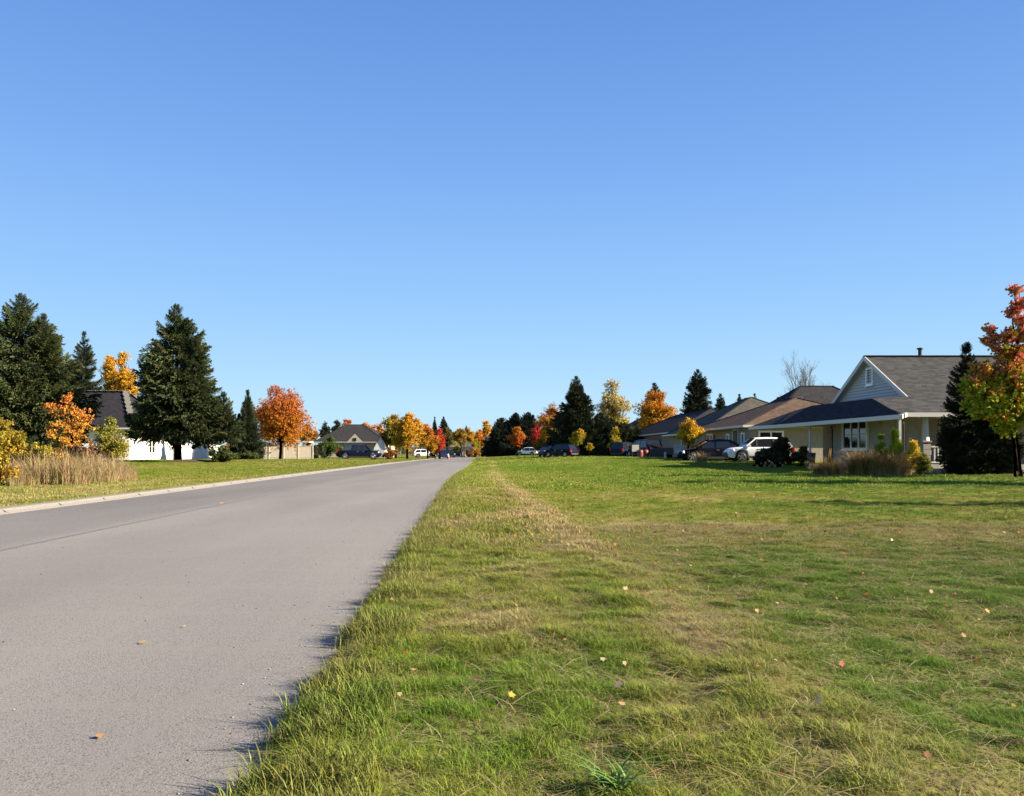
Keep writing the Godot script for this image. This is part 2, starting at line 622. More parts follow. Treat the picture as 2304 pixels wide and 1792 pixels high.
func pick(cols: Array, amount := 0.25) -> Callable:  # colours from the bottom of the crown to its top, mixed a little
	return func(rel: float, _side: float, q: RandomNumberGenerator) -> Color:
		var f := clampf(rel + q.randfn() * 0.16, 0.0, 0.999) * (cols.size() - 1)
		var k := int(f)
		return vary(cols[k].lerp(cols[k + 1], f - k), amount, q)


func bare_tree(called: String, label: String, px: float, d: float, top: float, spread: float, sd: int, group := "") -> Node3D:
	rng.seed = sd
	var x := X(px, d)
	var gy := ground(x, d)
	var o := thing(called, label, "tree", Vector3(x, gy, -d), group)
	var H := Y(top, d) - gy
	var trunk := Shape.new()
	var twigs := Shape.new()
	trunk.tube([Vector3.ZERO, Vector3(0.05, H * 0.3, 0), Vector3(0.1, H * 0.55, 0.05)], [H * 0.013, H * 0.009, H * 0.006], 7)
	for k in 10:
		var s := Vector3(0.08, H * rng.randf_range(0.25, 0.55), 0.03)
		limb(trunk, twigs, s, Vector3(rng.randf_range(-1, 1) * spread * 0.7, rng.randf_range(1.0, 1.5), rng.randf_range(-1, 1) * spread * 0.7).normalized(), H * rng.randf_range(0.28, 0.42), H * 0.0042, 0)
	part("trunk", trunk, M.twig, o)
	part("twigs", twigs, M.twig, o).set_meta("kind", "stuff")
	return o


func limb(trunk: Shape, twigs: Shape, a: Vector3, dir: Vector3, len: float, r: float, depth: int) -> void:
	var b := a + dir * len * 0.5 + rdir() * len * 0.05
	var e := a + (dir + Vector3.UP * 0.15).normalized() * len
	(trunk if depth == 0 else twigs).tube([a, b, e], [r, r * 0.7, r * 0.4], 5 if depth < 2 else 3)
	if depth < 3:
		for k in 7:
			var t := rng.randf_range(0.25, 1.0)
			limb(trunk, twigs, a.lerp(b, t * 2.0) if t < 0.5 else b.lerp(e, t * 2.0 - 1.0), (dir + rdir() * 0.65 + Vector3.UP * 0.2).normalized(), len * rng.randf_range(0.32, 0.55), r * 0.45, depth + 1)


func shrub(called: String, label: String, px: float, d: float, top: float, width: float, tone: Callable, sd: int, opts := {}) -> Node3D:  # stems and leaves from the ground up
	var k := {"bottom": 0.0, "lobes": 9, "n": 500, "size": 0.26, "stems": 3, "category": "shrub", "trunk_r": 0.02}
	k.merge(opts, true)
	return deciduous(called, label, opts.get("group", ""), px, d, top, width, 0.15, tone, sd, k)


# ---------------------------------------------------------------- grasses
func make_tuft(blades: int, radius: float, height: float, width: float, bendy: float, sd: int, segs := 2) -> ArrayMesh:
	var q := RandomNumberGenerator.new()
	q.seed = sd
	var s := Shape.new()
	for k in blades:
		var a := q.randf() * TAU
		var r := radius * sqrt(q.randf())
		var p := Vector3(cos(a) * r, -0.005, sin(a) * r)
		var h := height * q.randf_range(0.35, 1.0)
		var w := width * q.randf_range(0.6, 1.2)
		var to := q.randf() * TAU
		var lean := Vector3(cos(to), 0, sin(to)) * h * bendy * q.randf_range(0.1, 1.35)
		var side := Vector3(-sin(to + q.randf_range(-0.8, 0.8)), 0, cos(to)).normalized()
		var g := q.randf_range(0.5, 1.5)
		var dry := q.randf()
		s.col = Color(g * (1.75 if dry > 0.72 else 1.0), g * (1.3 if dry > 0.72 else 1.0), g * (2.6 if dry > 0.72 else 1.0))
		var ids := []
		for j in segs:
			var t := float(j) / segs
			var c := p + Vector3(0, h * (t - 0.35 * bendy * t * t), 0) + lean * t * t
			var n := side.cross(Vector3(0, h * (1.0 - 0.7 * bendy * t), 0) + lean * 2.0 * t).normalized()
			ids.append(s.vert(c - side * w * 0.5 * (1.0 - 0.45 * t), n))
			ids.append(s.vert(c + side * w * 0.5 * (1.0 - 0.45 * t), n))
		var tip := s.vert(p + Vector3(0, h * (1.0 - 0.35 * bendy), 0) + lean, side.cross(Vector3(0, h * (1.0 - 0.7 * bendy), 0) + lean * 2.0).normalized())
		for j in segs - 1:
			wind(s, ids[j * 2], ids[j * 2 + 1], ids[j * 2 + 3])
			wind(s, ids[j * 2], ids[j * 2 + 3], ids[j * 2 + 2])
		wind(s, ids[-2], ids[-1], tip)
	return s.mesh()


func sow(k: Copies3D, x: float, d: float, size: float, c: Color) -> void:
	var b := Basis(Vector3.UP, rng.randf() * TAU) * Basis(Vector3.RIGHT, rng.randf_range(-0.2, 0.2))
	k.add(b.scaled(Vector3(size, size * rng.randf_range(0.7, 1.25), size)), Vector3(x, ground(x, d), -d), vary(c, 0.2, rng))


func seen(x: float, d: float) -> bool:
	return absf(x) < 0.66 * d + 1.3


func grasses() -> void:
	rng.seed = 77
	var near := Copies3D.new()
	var tall := Copies3D.new()
	var lawn := Copies3D.new()
	var field := Copies3D.new()
	var thatch := Copies3D.new()
	var straw := Copies3D.new()
	var far := Copies3D.new()
	# the verge and lawn on the right, nearer than 8 m
	for k in 130000:
		var d := sqrt(rng.randf_range(1.6 * 1.6, 9.5 * 9.5))
		if d > 6.5 and rng.randf() < (d - 6.5) / 3.0:
			continue
		var u := rng.randf_range(0.03, 0.72 * d + 2.2)
		var x := edge_right(d) + u
		if not seen(x, d):
			continue
		var verge := 1.0 - smoothstep(1.7, 2.6, u)
		var lump := smoothstep(-0.25, 0.5, noise_fine.get_noise_2d(x * 1.3, d * 1.3))
		if lump < 0.05 and rng.randf() < 0.4:
			continue
		var size := lerpf(0.36, 0.58, verge) * (0.62 + 0.7 * lump)
		if dryness(x, d) > 0.62 and rng.randf() < 0.6:
			sow(straw, x, d, size * 1.1, grass_color(x, d))
		else:
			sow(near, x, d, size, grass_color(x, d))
	# dead blades lying flat between the living ones
	for k in 30000:
		var d := sqrt(rng.randf_range(1.6 * 1.6, 11.0 * 11.0))
		var x := edge_right(d) + rng.randf_range(0.02, 0.72 * d + 2.2)
		if seen(x, d) and rng.randf() < 0.35 + 0.8 * dryness(x, d):
			sow(thatch, x, d, rng.randf_range(0.6, 1.2), Color(0.34, 0.28, 0.14).lerp(Color(0.22, 0.15, 0.07), rng.randf()))
	# the taller fringe that hangs over the edge of the asphalt
	for k in 5200:
		var d := 1.5 + 40.0 * pow(rng.randf(), 2.2)
		var clump := smoothstep(-0.35, 0.35, noise_fine.get_noise_2d(d * 2.4, 40.0))
		var u := 0.07 + 0.34 * pow(rng.randf(), 1.5)
		if rng.randf() > 0.25 + 0.75 * clump:
			continue
		var x := edge_right(d) + u - 0.04 * clump
		sow(tall, x, d, (0.45 + 0.6 * clump) * rng.randf_range(0.6, 1.15), grass_color(x + 0.1, d).lerp(Color(0.16, 0.165, 0.05), 0.35))
	for k in 58000:
		var d := sqrt(rng.randf_range(6.5 * 6.5, 26.0 * 26.0))
		if (d < 9.5 and rng.randf() > (d - 6.5) / 3.0) or (d > 20.0 and rng.randf() < (d - 20.0) / 6.0):
			continue
		var u := rng.randf_range(0.05, 0.74 * d + 2.2)
		var x := edge_right(d) + u
		if not seen(x, d):
			continue
		var verge := 1.0 - smoothstep(1.7, 2.6, u)
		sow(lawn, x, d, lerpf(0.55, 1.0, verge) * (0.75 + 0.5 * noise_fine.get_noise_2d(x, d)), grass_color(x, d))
	for k in 60000:
		var d := sqrt(rng.randf_range(20.0 * 20.0, 62.0 * 62.0))
		if d < 26.0 and rng.randf() > (d - 20.0) / 6.0:
			continue
		var u := rng.randf_range(0.1, 0.75 * d + 2.2)
		var x := edge_right(d) + u
		if not seen(x, d) or (x > 16.0 and d > 33.0):
			continue
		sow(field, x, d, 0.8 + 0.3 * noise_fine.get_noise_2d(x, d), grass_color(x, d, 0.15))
	for k in 22000:
		var d := sqrt(rng.randf_range(62.0 * 62.0, 150.0 * 150.0))
		var u := rng.randf_range(0.2, 0.2 * d + 6.0)
		var x := edge_right(d) + u
		if x > 15.5:
			continue
		sow(far, x, d, 1.0, grass_color(x, d, 0.4))
	tag(scatter("near_grass", make_tuft(18, 0.04, 0.115, 0.0036, 1.15, 1, 3), M.grass, near, self), "long green and straw blades of grass closest to the camera, right of the asphalt edge", "grass", "", "stuff")
	tag(scatter("grass_thatch", make_tuft(9, 0.05, 0.085, 0.003, 2.6, 12, 3), M.straw, thatch, self), "dead straw lying flat among the green blades of the near lawn", "dead grass", "", "stuff")
	tag(scatter("dry_grass", make_tuft(16, 0.04, 0.09, 0.0036, 1.25, 2, 3), M.straw, straw, self), "matted straw-coloured dead grass in patches of the near verge", "grass", "", "stuff")
	tag(scatter("edge_grass", make_tuft(22, 0.05, 0.17, 0.0042, 0.85, 3, 3), M.grass, tall, self), "fringe of taller grass hanging over the right edge of the road", "grass", "", "stuff")
	tag(scatter("lawn_grass", make_tuft(26, 0.085, 0.095, 0.0075, 0.8, 4), M.grass, lawn, self), "mown olive green lawn in the middle distance right of the road", "grass", "", "stuff")
	tag(scatter("field_grass", make_tuft(34, 0.22, 0.10, 0.016, 0.8, 5), M.grass, field, self), "smooth green lawn in front of the tan houses on the right", "grass", "", "stuff")
	tag(scatter("far_grass", make_tuft(40, 0.5, 0.12, 0.03, 0.8, 6), M.grass, far, self), "distant strip of lawn between the road and the parked cars on the right", "grass", "", "stuff")
	# the left side
	var left := Copies3D.new()
	for k in 26000:
		var d := sqrt(rng.randf_range(12.0 * 12.0, 60.0 * 60.0))
		var w := rng.randf_range(0.05, 0.45 * d + 6.0)
		var x := edge_left(d) - 0.28 - w
		if seen(x, d):
			sow(left, x, d, 0.75 + 0.35 * noise_fine.get_noise_2d(x, d), grass_color(x, d, 0.1))
	tag(scatter("left_grass", make_tuft(30, 0.18, 0.09, 0.014, 0.8, 7), M.grass, left, self), "grass strip behind the concrete kerb on the left", "grass", "", "stuff")
	var back := Copies3D.new()
	for k in 20000:
		var d := sqrt(rng.randf_range(60.0 * 60.0, 150.0 * 150.0))
		var x := edge_left(d) - 0.3 - rng.randf_range(0.0, 24.0)
		sow(back, x, d, 1.0, grass_color(x, d, 0.45))
	tag(scatter("back_grass", make_tuft(40, 0.45, 0.11, 0.03, 0.8, 8), M.grass, back, self), "green front lawn around the pickup and the tan fence on the left", "grass", "", "stuff")
	# tall dead grass by the sapling on the left
	var dead := Copies3D.new()
	for k in 2600:
		var d := rng.randf_range(20.5, 33.0)
		var px := lerpf(20.0, 305.0, rng.randf())
		var limit := lerpf(22.5, 26.0, clampf((px - 150.0) / 150.0, 0.0, 1.0)) - 1.3 * smoothstep(120.0, 20.0, px)
		if d < limit + 0.7 * noise_fine.get_noise_2d(px * 0.05, 3.0):
			continue
		var x := X(px, d)
		var fall := smoothstep(305.0, 250.0, px)
		sow(dead, x, d, (0.42 + 0.7 * rng.randf()) * lerpf(0.45, 1.0, fall) * maxf(0.3, 0.85 + 1.1 * noise_mid.get_noise_2d(x * 1.3, d * 1.3)), Color(0.36, 0.27, 0.13).lerp(Color(0.22, 0.17, 0.07), rng.randf()))
	tag(scatter("dead_grass", make_tuft(26, 0.24, 1.0, 0.011, 0.7, 9, 3), M.straw, dead, self), "tall dead straw grass around the orange sapling left of the road", "dry grass", "", "stuff")
	# the coarse tuft at the lower edge of the photograph
	var p := thing("grass_tuft", "coarse tuft of wide bright green blades at the bottom centre", "grass tuft", Vector3(X(1385, 2.25), ground(X(1385, 2.25), 2.25), -2.25))
	for k in 3:
		part("blades", make_tuft(34, 0.05, [0.16, 0.13, 0.11][k], [0.011, 0.009, 0.013][k], 1.1, 30 + k, 5), M.tuft, p)


func fallen_leaves() -> void:
	rng.seed = 909
	var tones := [Color(0.34, 0.12, 0.03), Color(0.30, 0.15, 0.07), Color(0.38, 0.22, 0.11), Color(0.40, 0.24, 0.05), Color(0.18, 0.08, 0.04), Color(0.32, 0.07, 0.03), Color(0.42, 0.34, 0.2)]
	var k := Copies3D.new()
	for j in 5200:
		var d := sqrt(rng.randf_range(2.0 * 2.0, 36.0 * 36.0))
		var x := edge_right(d) + rng.randf_range(0.0, 0.74 * d + 2.0)
		if j % 7 == 0:
			x = edge_left(d) - 0.25 - absf(rng.randfn()) * 2.5
			d = maxf(d, 12.0)
		if not seen(x, d):
			continue
		var up := (Vector3.UP + rdir() * 0.7).normalized()
		var s := up.cross(rdir()).normalized()
		k.add(Basis(s, up, s.cross(up)).scaled(Vector3.ONE * rng.randf_range(0.016, 0.04)), Vector3(x, ground(x, d) + 0.035 + 0.02 * rng.randf(), -d), vary(tones[rng.randi() % tones.size()], 0.2, rng))
	tag(scatter("leaf_litter", leaf_mesh, M.leaf, k, self), "small fallen autumn leaves scattered over the lawns", "fallen leaves", "", "stuff")
	var single := [
		[912, 1474, 0.042, Color(0.62, 0.035, 0.012), "bright red fallen leaf standing in the grass near the road edge", 1.2],
		[830, 1716, 0.062, Color(0.40, 0.25, 0.15), "large pale tan fallen leaf in the grass at the bottom, nearest leaf to the camera", 0.6],
		[1355, 1488, 0.045, Color(0.62, 0.52, 0.28), "pale yellow fallen leaf in the middle of the near grass", 0.5],
		[1403, 1497, 0.036, Color(0.58, 0.33, 0.20), "salmon pink curled leaf just right of the pale yellow leaf", 0.9],
		[1350, 1450, 0.034, Color(0.50, 0.14, 0.08), "small red brown leaf just above the pale yellow leaf", 0.7],
		[900, 1568, 0.034, Color(0.60, 0.42, 0.26), "small cream leaf in the grass right of the road, below the red leaf", 0.6],
		[708, 1655, 0.045, Color(0.42, 0.22, 0.09), "crumpled brown leaf in the grass beside the road edge, lower left of the lawn", 1.1],
		[1595, 1200, 0.05, Color(0.75, 0.20, 0.02), "vivid orange leaf on the lawn in the middle distance", 1.0],
		[1890, 1496, 0.045, Color(0.52, 0.10, 0.05), "dark red curled leaf in the grass right of centre", 1.2],
		[2214, 1377, 0.055, Color(0.70, 0.25, 0.04), "orange leaf lying on the brownish lawn at the right", 0.8],
		[2092, 1333, 0.05, Color(0.58, 0.36, 0.24), "pinkish leaf on edge on the right lawn, above the orange leaf", 1.3],
		[1981, 1328, 0.05, Color(0.15, 0.10, 0.08), "dark brown leaf with a pale edge on the right lawn", 0.5],
		[2004, 1216, 0.06, Color(0.66, 0.55, 0.16), "yellow leaf upright on the bright green part of the lawn", 1.2],
		[1700, 1377, 0.045, Color(0.60, 0.30, 0.10), "orange tan leaf where the long grass meets the mown lawn", 0.9],
	]
	for s in single:
		var d: float = 0.96 * F / (s[1] - HZ)
		var x := X(s[0], d)
		var y := maxf(ground(x, d), 1.0 - (s[1] - HZ) / F * d) + 0.02
		single_leaf(Vector3(x, y, -d), s[2], s[3], s[4], s[5], "fallen leaves on the lawn")
	for s in [[332, 1448, 0.05, Color(0.52, 0.33, 0.15), "curled tan leaf on the asphalt, largest leaf on the road"], [226, 1660, 0.032, Color(0.42, 0.22, 0.07), "small brown leaf on the asphalt at the lower left"], [418, 1413, 0.024, Color(0.50, 0.40, 0.25), "tiny pale leaf scrap on the asphalt right of the largest leaf"], [502, 1133, 0.10, Color(0.62, 0.36, 0.06), "yellow orange leaf lying on the road seam"]]:
		var d: float = F / (s[1] - HZ)
		single_leaf(Vector3(X(s[0], d), 0.016, -d), s[2], s[3], s[4], 0.25, "fallen leaves on the road")


func single_leaf(at: Vector3, size: float, c: Color, label: String, tilt: float, group: String) -> void:
	var m := mat(c.r * 0.7, c.g * 0.68, c.b * 0.66, 0.7)
	m.backlight_enabled = true
	m.backlight = Color(0.4, 0.4, 0.4)
	var o := part("fallen_leaf", leaf_mesh, m, self)
	o.transform = Transform3D((Basis(Vector3.UP, rng.randf_range(-0.6, 0.6)) * Basis(Vector3.RIGHT, tilt)).scaled(Vector3.ONE * size * (0.66 if group.ends_with("lawn") else 1.0)), at - Vector3(0, 0, size * -0.3))
	tag(o, label, "leaf", group)


# ---------------------------------------------------------------- buildings
# a window on a wall: "at" is the lower left corner seen from outside, "right" runs along the wall, "out" away from it
func window(parent: Node3D, at: Vector3, right: Vector3, out: Vector3, w: float, h: float, uprights := 1, bars := 1, frame: Material = null, shutters := false) -> void:
	var s := Shape.new()
	var up := Vector3.UP
	var b := Basis(right, up, out)
	var c := at + right * w * 0.5 + up * h * 0.5
	var t := 0.11
	for sg in [-1.0, 1.0]:
		s.box(c + right * sg * (w + t) * 0.5 + out * 0.03, Vector3(t, h + 2.0 * t, 0.10), b)
		s.box(c + up * sg * (h + t) * 0.5 + out * 0.03, Vector3(w, t, 0.10), b)
	s.box(c - up * (h * 0.5 + t + 0.02) + out * 0.06, Vector3(w + 0.3, 0.045, 0.17), b)
	for k in range(1, uprights + 1):
		s.box(c + right * (w * k / (uprights + 1) - w * 0.5) + out * 0.025, Vector3(0.10, h, 0.06), b)
	var f := part("window", s, frame if frame else M.frame, parent)
	var cols := uprights + 1
	for k in cols:
		for j in bars + 1:
			var g := Shape.new()
			g.box(c + right * (w * (k + 0.5) / cols - w * 0.5) + up * (h * (j + 0.5) / (bars + 1) - h * 0.5) + out * 0.012, Vector3(w / cols - 0.05, h / (bars + 1) - 0.025, 0.012), b)
			part("pane", g, M.glass, f)
	if shutters:
		for sg in [-1.0, 1.0]:
			var q := Shape.new()
			for k in 9:
				q.box(c + right * sg * (w * 0.5 + t + 0.22) + up * (h * ((k + 0.5) / 9.0) - h * 0.5) + out * 0.035, Vector3(0.36, h / 9.0 - 0.02, 0.03), b * Basis(Vector3.RIGHT, 0.35))
			q.box(c + right * sg * (w * 0.5 + t + 0.22) + out * 0.012, Vector3(0.40, h, 0.02), b)
			part("shutter", q, M.door_dark, parent)


func door(parent: Node3D, at: Vector3, right: Vector3, out: Vector3, w: float, h: float, m: Material) -> void:
	var b := Basis(right, Vector3.UP, out)
	var c := at + right * w * 0.5 + Vector3.UP * h * 0.5
	var s := Shape.new()
	s.box(c + out * 0.02, Vector3(w, h, 0.05), b)
	for k in 2:
		s.box(c + Vector3.UP * h * (0.24 - 0.46 * k) + out * 0.05, Vector3(w * 0.7, h * 0.36, 0.02), b)
	var d := part("door", s, m, parent)
	var f := Shape.new()
	for sg in [-1.0, 1.0]:
		f.box(c + right * sg * (w * 0.5 + 0.05) + out * 0.035, Vector3(0.1, h + 0.1, 0.08), b)
	f.box(c + Vector3.UP * (h * 0.5 + 0.05) + out * 0.037, Vector3(w, 0.1, 0.08), b)
	part("door_frame", f, M.trim, d)
	var g := Shape.new()
	g.lathe([Vector2(0.0, 0.0), Vector2(0.035, 0.01), Vector2(0.035, 0.05), Vector2(0.0, 0.06)], c + right * w * 0.4 + out * 0.045, Basis(right, out, Vector3.UP), 8)
	part("handle", g, M.rim, d)


func garage_door(parent: Node3D, at: Vector3, right: Vector3, out: Vector3, w: float, h: float, m: Material) -> void:
	var b := Basis(right, Vector3.UP, out)
	for k in 4:
		var s := Shape.new()
		var c := at + right * w * 0.5 + Vector3.UP * h * (k + 0.5) / 4.0
		s.box(c + out * 0.03, Vector3(w, h / 4.0 - 0.02, 0.05), b)
		for j in 4:
			s.box(c + right * (w * (j + 0.5) / 4.0 - w * 0.5) + out * 0.06, Vector3(w / 4.0 - 0.25, h / 4.0 - 0.2, 0.02), b)
		part("garage_door_panel", s, m, parent)


func hip_roof(o: Node3D, x0: float, x1: float, z0: float, z1: float, eave: float, ridge: float, run0: float, run1: float, along_x: bool, rm: Material, gm: Material = null, in0 := -1.0) -> void:
	# corners x0..x1, z0 (near) .. z1 (far, smaller); the ridge ends run0 / run1 in from the two ends
	var ra: Vector3
	var rb: Vector3
	if along_x:
		var zm := (z0 + z1) * 0.5
		ra = Vector3(x0 + run0, ridge, zm)
		rb = Vector3(x1 - run1, ridge, zm)
	else:
		var xm := (x0 + x1) * 0.5 if in0 < 0.0 else x0 + in0
		ra = Vector3(xm, ridge, z0 - run0)
		rb = Vector3(xm, ridge, z1 + run1)
	var a := Vector3(x0, eave, z0)
	var b := Vector3(x1, eave, z0)
	var c := Vector3(x1, eave, z1)
	var d := Vector3(x0, eave, z1)
	var s := Shape.new()
	if along_x:
		s.face([a, b, rb, ra], Vector3(0, 1, 1))
		s.face([c, d, ra, rb], Vector3(0, 1, -1))
		s.face([d, a, ra], Vector3(-1, 1, 0))
		s.face([b, c, rb], Vector3(1, 1, 0))
	else:
		s.face([a, b, ra], Vector3(0, 1, 1))
		s.face([c, d, rb], Vector3(0, 1, -1))
		s.face([d, a, ra, rb], Vector3(-1, 1, 0))
		s.face([b, c, rb, ra], Vector3(1, 1, 0))
	var r := part("roof", s, rm, o)
	var f := Shape.new()
	f.box(Vector3((x0 + x1) * 0.5, eave - 0.10, (z0 + z1) * 0.5), Vector3(x1 - x0 - 0.12, 0.12, z0 - z1 - 0.12))
	part("soffit", f, M.soffit, o)
	var g := [[Vector3(x0 - 0.05, eave - 0.06, z0 + 0.11), Vector3(x0 - 0.05, eave - 0.06, z1 - 0.11)], [Vector3(x1 + 0.05, eave - 0.06, z0 + 0.11), Vector3(x1 + 0.05, eave - 0.06, z1 - 0.11)], [Vector3(x0, eave - 0.06, z0 + 0.05), Vector3(x1, eave - 0.06, z0 + 0.05)], [Vector3(x0, eave - 0.06, z1 - 0.05), Vector3(x1, eave - 0.06, z1 - 0.05)]]
	for k in g:
		var q := Shape.new()
		q.bar(k[0], k[1], 0.11, 0.14)
		part("gutter", q, gm if gm else M.gutter, o)
	var caps := [[a, ra], [d, ra if along_x else rb], [b, rb if along_x else ra], [c, rb], [ra, rb]]
	var cs := Shape.new()
	for k in caps:
		if (k[0] - k[1]).length() > 0.1:
			cs.bar(k[0] + Vector3.UP * 0.015, k[1] + Vector3.UP * 0.015, 0.24, 0.03)
	part("ridge_cap", cs, rm, r)


func roof_vent(parent: Node3D, at: Vector3, h: float) -> void:
	var s := Shape.new()
	s.lathe([Vector2(0.09, -0.4), Vector2(0.09, h), Vector2(0.15, h), Vector2(0.15, h + 0.06), Vector2(0.0, h + 0.1)], at, Basis(), 10)
	part("roof_vent", s, M.plastic, parent)


func box_part(called: String, p: Vector3, s: Vector3, m: Material, parent: Node3D) -> MeshInstance3D:
	var q := Shape.new()
	q.box(p, s)
	return part(called, q, m, parent)


func gabled_house() -> void:  # the nearest house on the right
	var base := Vector3(16.95, 0.15, -33.9)
	var o := thing("gabled_house", "nearest tan house with a grey siding gable, dark porch roof and railing, right side", "house", base)
	var P := func(x: float, y: float, d: float) -> Vector3: return Vector3(x, y, -d) - base
	var roof := Shape.new()
	var rp: Vector3 = P.call(17.60, 5.86, 39.4)
	var re: Vector3 = P.call(31.0, 5.86, 39.4)
	var A: Vector3 = P.call(16.1, 3.46, 35.2)
	var C: Vector3 = P.call(16.95, 2.74, 33.9)
	var R: Vector3 = P.call(17.70, 3.56, 35.36)
	var ec: Vector3 = P.call(31.0, 2.74, 33.9)
	roof.face([R, rp, re, ec, C, A], Vector3(0, 1, 1))
	var rl: Vector3 = P.call(17.45, 3.56, 43.45)
	roof.face([rp, re, P.call(31.0, 2.74, 44.9), P.call(17.4, 2.74, 44.9), rl], Vector3(0, 1, -1))
	var rf := part("roof", roof, M.roof_grey, o)
	var cap := Shape.new()
	cap.bar(rp + Vector3(0, 0.02, 0), re + Vector3(0, 0.02, 0), 0.26, 0.04)
	part("ridge_cap", cap, M.roof_grey, rf)
	# the dark porch roof along the front, falling towards the road
	var E0: Vector3 = P.call(15.2, 2.51, 30.8)
	var E1: Vector3 = P.call(14.05, 2.51, 41.9)
	var E2: Vector3 = P.call(14.25, 2.60, 47.3)
	var T1: Vector3 = P.call(15.65, 3.50, 41.0)
	var T2: Vector3 = P.call(16.6, 3.50, 46.6)
	var skirt := Shape.new()
	skirt.face([E0, E1, T1, A], Vector3(-1, 1, 0))
	skirt.face([E1, E2, T2, T1], Vector3(-1, 1, 0))
	skirt.face([E0, A, C], Vector3(0.4, 1, 0.4))
	skirt.face([E2, T2, P.call(19.0, 2.6, 47.3)], Vector3(0, 1, -1))
	skirt.face([A, T1, P.call(17.9, 3.53, 41.0), P.call(17.9, 3.49, 35.2)], Vector3.UP)
	skirt.face([T1, T2, P.call(19.0, 3.50, 46.6), P.call(17.9, 3.53, 41.0)], Vector3.UP)
	part("porch_roof", skirt, M.roof_dark, o)
	var under := Shape.new()
	under.face([E0 - Vector3(0, 0.05, 0), E1 - Vector3(0, 0.05, 0), E2 - Vector3(0, 0.05, 0), P.call(19.5, 2.55, 47.3), P.call(19.5, 2.6, 35.0), C - Vector3(0, 0.06, 0)], Vector3.DOWN)
	part("soffit", under, M.soffit, o)
	var s: Shape
	for e in [[E0, E1], [E1, E2], [E0, C], [C, ec]]:
		s = Shape.new()
		var dir: Vector3 = (e[1] - e[0]).normalized()
		s.bar(e[0] + Vector3(0, -0.07, 0) - dir * 0.03, e[1] + Vector3(0, -0.07, 0) + dir * 0.03, 0.10, 0.18)
		part("gutter", s, M.trim, o)
	# gable: siding boards one above the other, rake boards, little window
	var gx := 17.95
	var course := 0.0
	var y := 3.50
	while y < 5.62:
		var t := (5.80 - y) / (5.86 - 3.56) * 4.02
		var t2 := (5.80 - y - 0.145) / (5.86 - 3.56) * 4.02
		if t2 < 0.05:
			break
		s = Shape.new()
		var q := func(d: float, yy: float, off: float) -> Vector3: return P.call(gx + STREET * (39.4 - d) - off, yy, d)
		s.face([q.call(39.4 - t, y, 0.05), q.call(39.4 + t, y, 0.05), q.call(39.4 + t2, y + 0.145, 0.006), q.call(39.4 - t2, y + 0.145, 0.006)], Vector3.LEFT)
		s.face([q.call(39.4 - t, y, 0.05), q.call(39.4 + t, y, 0.05), q.call(39.4 + t, y, -0.1), q.call(39.4 - t, y, -0.1)], Vector3.DOWN)
		part("siding_board", s, M.siding, o)
		y += 0.145
	s = Shape.new()
	for e in [[rp, R + Vector3(0.02, 0.0, 0)], [rp, rl + Vector3(0, -0.02, 0)]]:
		s.bar(e[0] + Vector3(0, -0.09, 0), e[1] + Vector3(0, -0.09, 0), 0.05, 0.2)
	part("rake_board", s, M.trim, o)
	s = Shape.new()
	for e in [[rp, R], [rp, rl]]:
		var dn := Vector3(0, -0.13, 0)
		s.face([e[0] + dn, e[1] + dn, e[1] + dn + Vector3(0.36, 0, 0), e[0] + dn + Vector3(0.36, 0, 0)], Vector3.DOWN)
	part("rake_soffit", s, M.trim, o)
	var gw := Vector3(-1, 0, 0)
	window(o, P.call(gx - 0.03, 4.50, 39.68), Vector3(STREET, 0, 1).normalized(), Vector3(-1, 0, STREET).normalized(), 0.5, 0.7, 0, 0)
	roof_vent(o, P.call(20.4, 5.86, 39.4), 0.35)
	# walls: the front bay, the recess behind it, the near side under the porch
	var front := Vector3(-1, 0, STREET).normalized()
	var along := Vector3(STREET, 0, 1).normalized()  # towards the camera
	s = Shape.new()
	var bay := [P.call(16.95, 0, 36.0), P.call(16.62, 0, 40.9), P.call(19.0, 0, 40.9), P.call(19.0, 0, 36.0)]
	for k in 4:
		var a: Vector3 = bay[k]
		var b: Vector3 = bay[(k + 1) % 4]
		var up := Vector3(0, 2.72, 0)
		s.face([a + Vector3(0, -0.2, 0), b + Vector3(0, -0.2, 0), b + up, a + up], ((a + b) * 0.5 - P.call(17.8, 0, 38.4)) * Vector3(1, 0, 1))
	part("bay_wall", s, M.grey_wall, o)
	window(o, P.call(16.70, 1.28, 39.62), along, front, 2.3, 1.32, 2, 1)
	box_part("wall", P.call(23.6, 1.45, 40.2), Vector3(9.6, 3.0, 8.4), M.tan_wall, o)
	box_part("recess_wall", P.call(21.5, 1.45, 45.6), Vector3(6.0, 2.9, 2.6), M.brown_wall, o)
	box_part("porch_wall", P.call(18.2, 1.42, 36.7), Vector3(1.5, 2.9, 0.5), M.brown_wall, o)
	door(o, P.call(18.48, 0.3, 44.1), along, Vector3.LEFT, 0.95, 2.05, M.door_dark)
	window(o, P.call(19.6, 1.35, 36.0), Vector3.RIGHT, Vector3.BACK, 1.0, 1.0, 0, 1)
	window(o, P.call(24.6, 1.35, 36.0), Vector3.RIGHT, Vector3.BACK, 1.4, 1.1, 1, 1)
	box_part("porch_deck", P.call(19.6, 0.30, 34.9), Vector3(5.2, 0.45, 2.4), M.deck, o)
	# posts, tapered column on its stone pier, railing with balusters
	for e in [[15.30, 31.1], [14.72, 38.9]]:
		s = Shape.new()
		s.box(P.call(e[0], 1.3, e[1]), Vector3(0.09, 2.36, 0.09))
		s.box(P.call(e[0], 0.2, e[1]), Vector3(0.15, 0.22, 0.15))
		part("porch_post", s, M.trim, o)
	s = Shape.new()
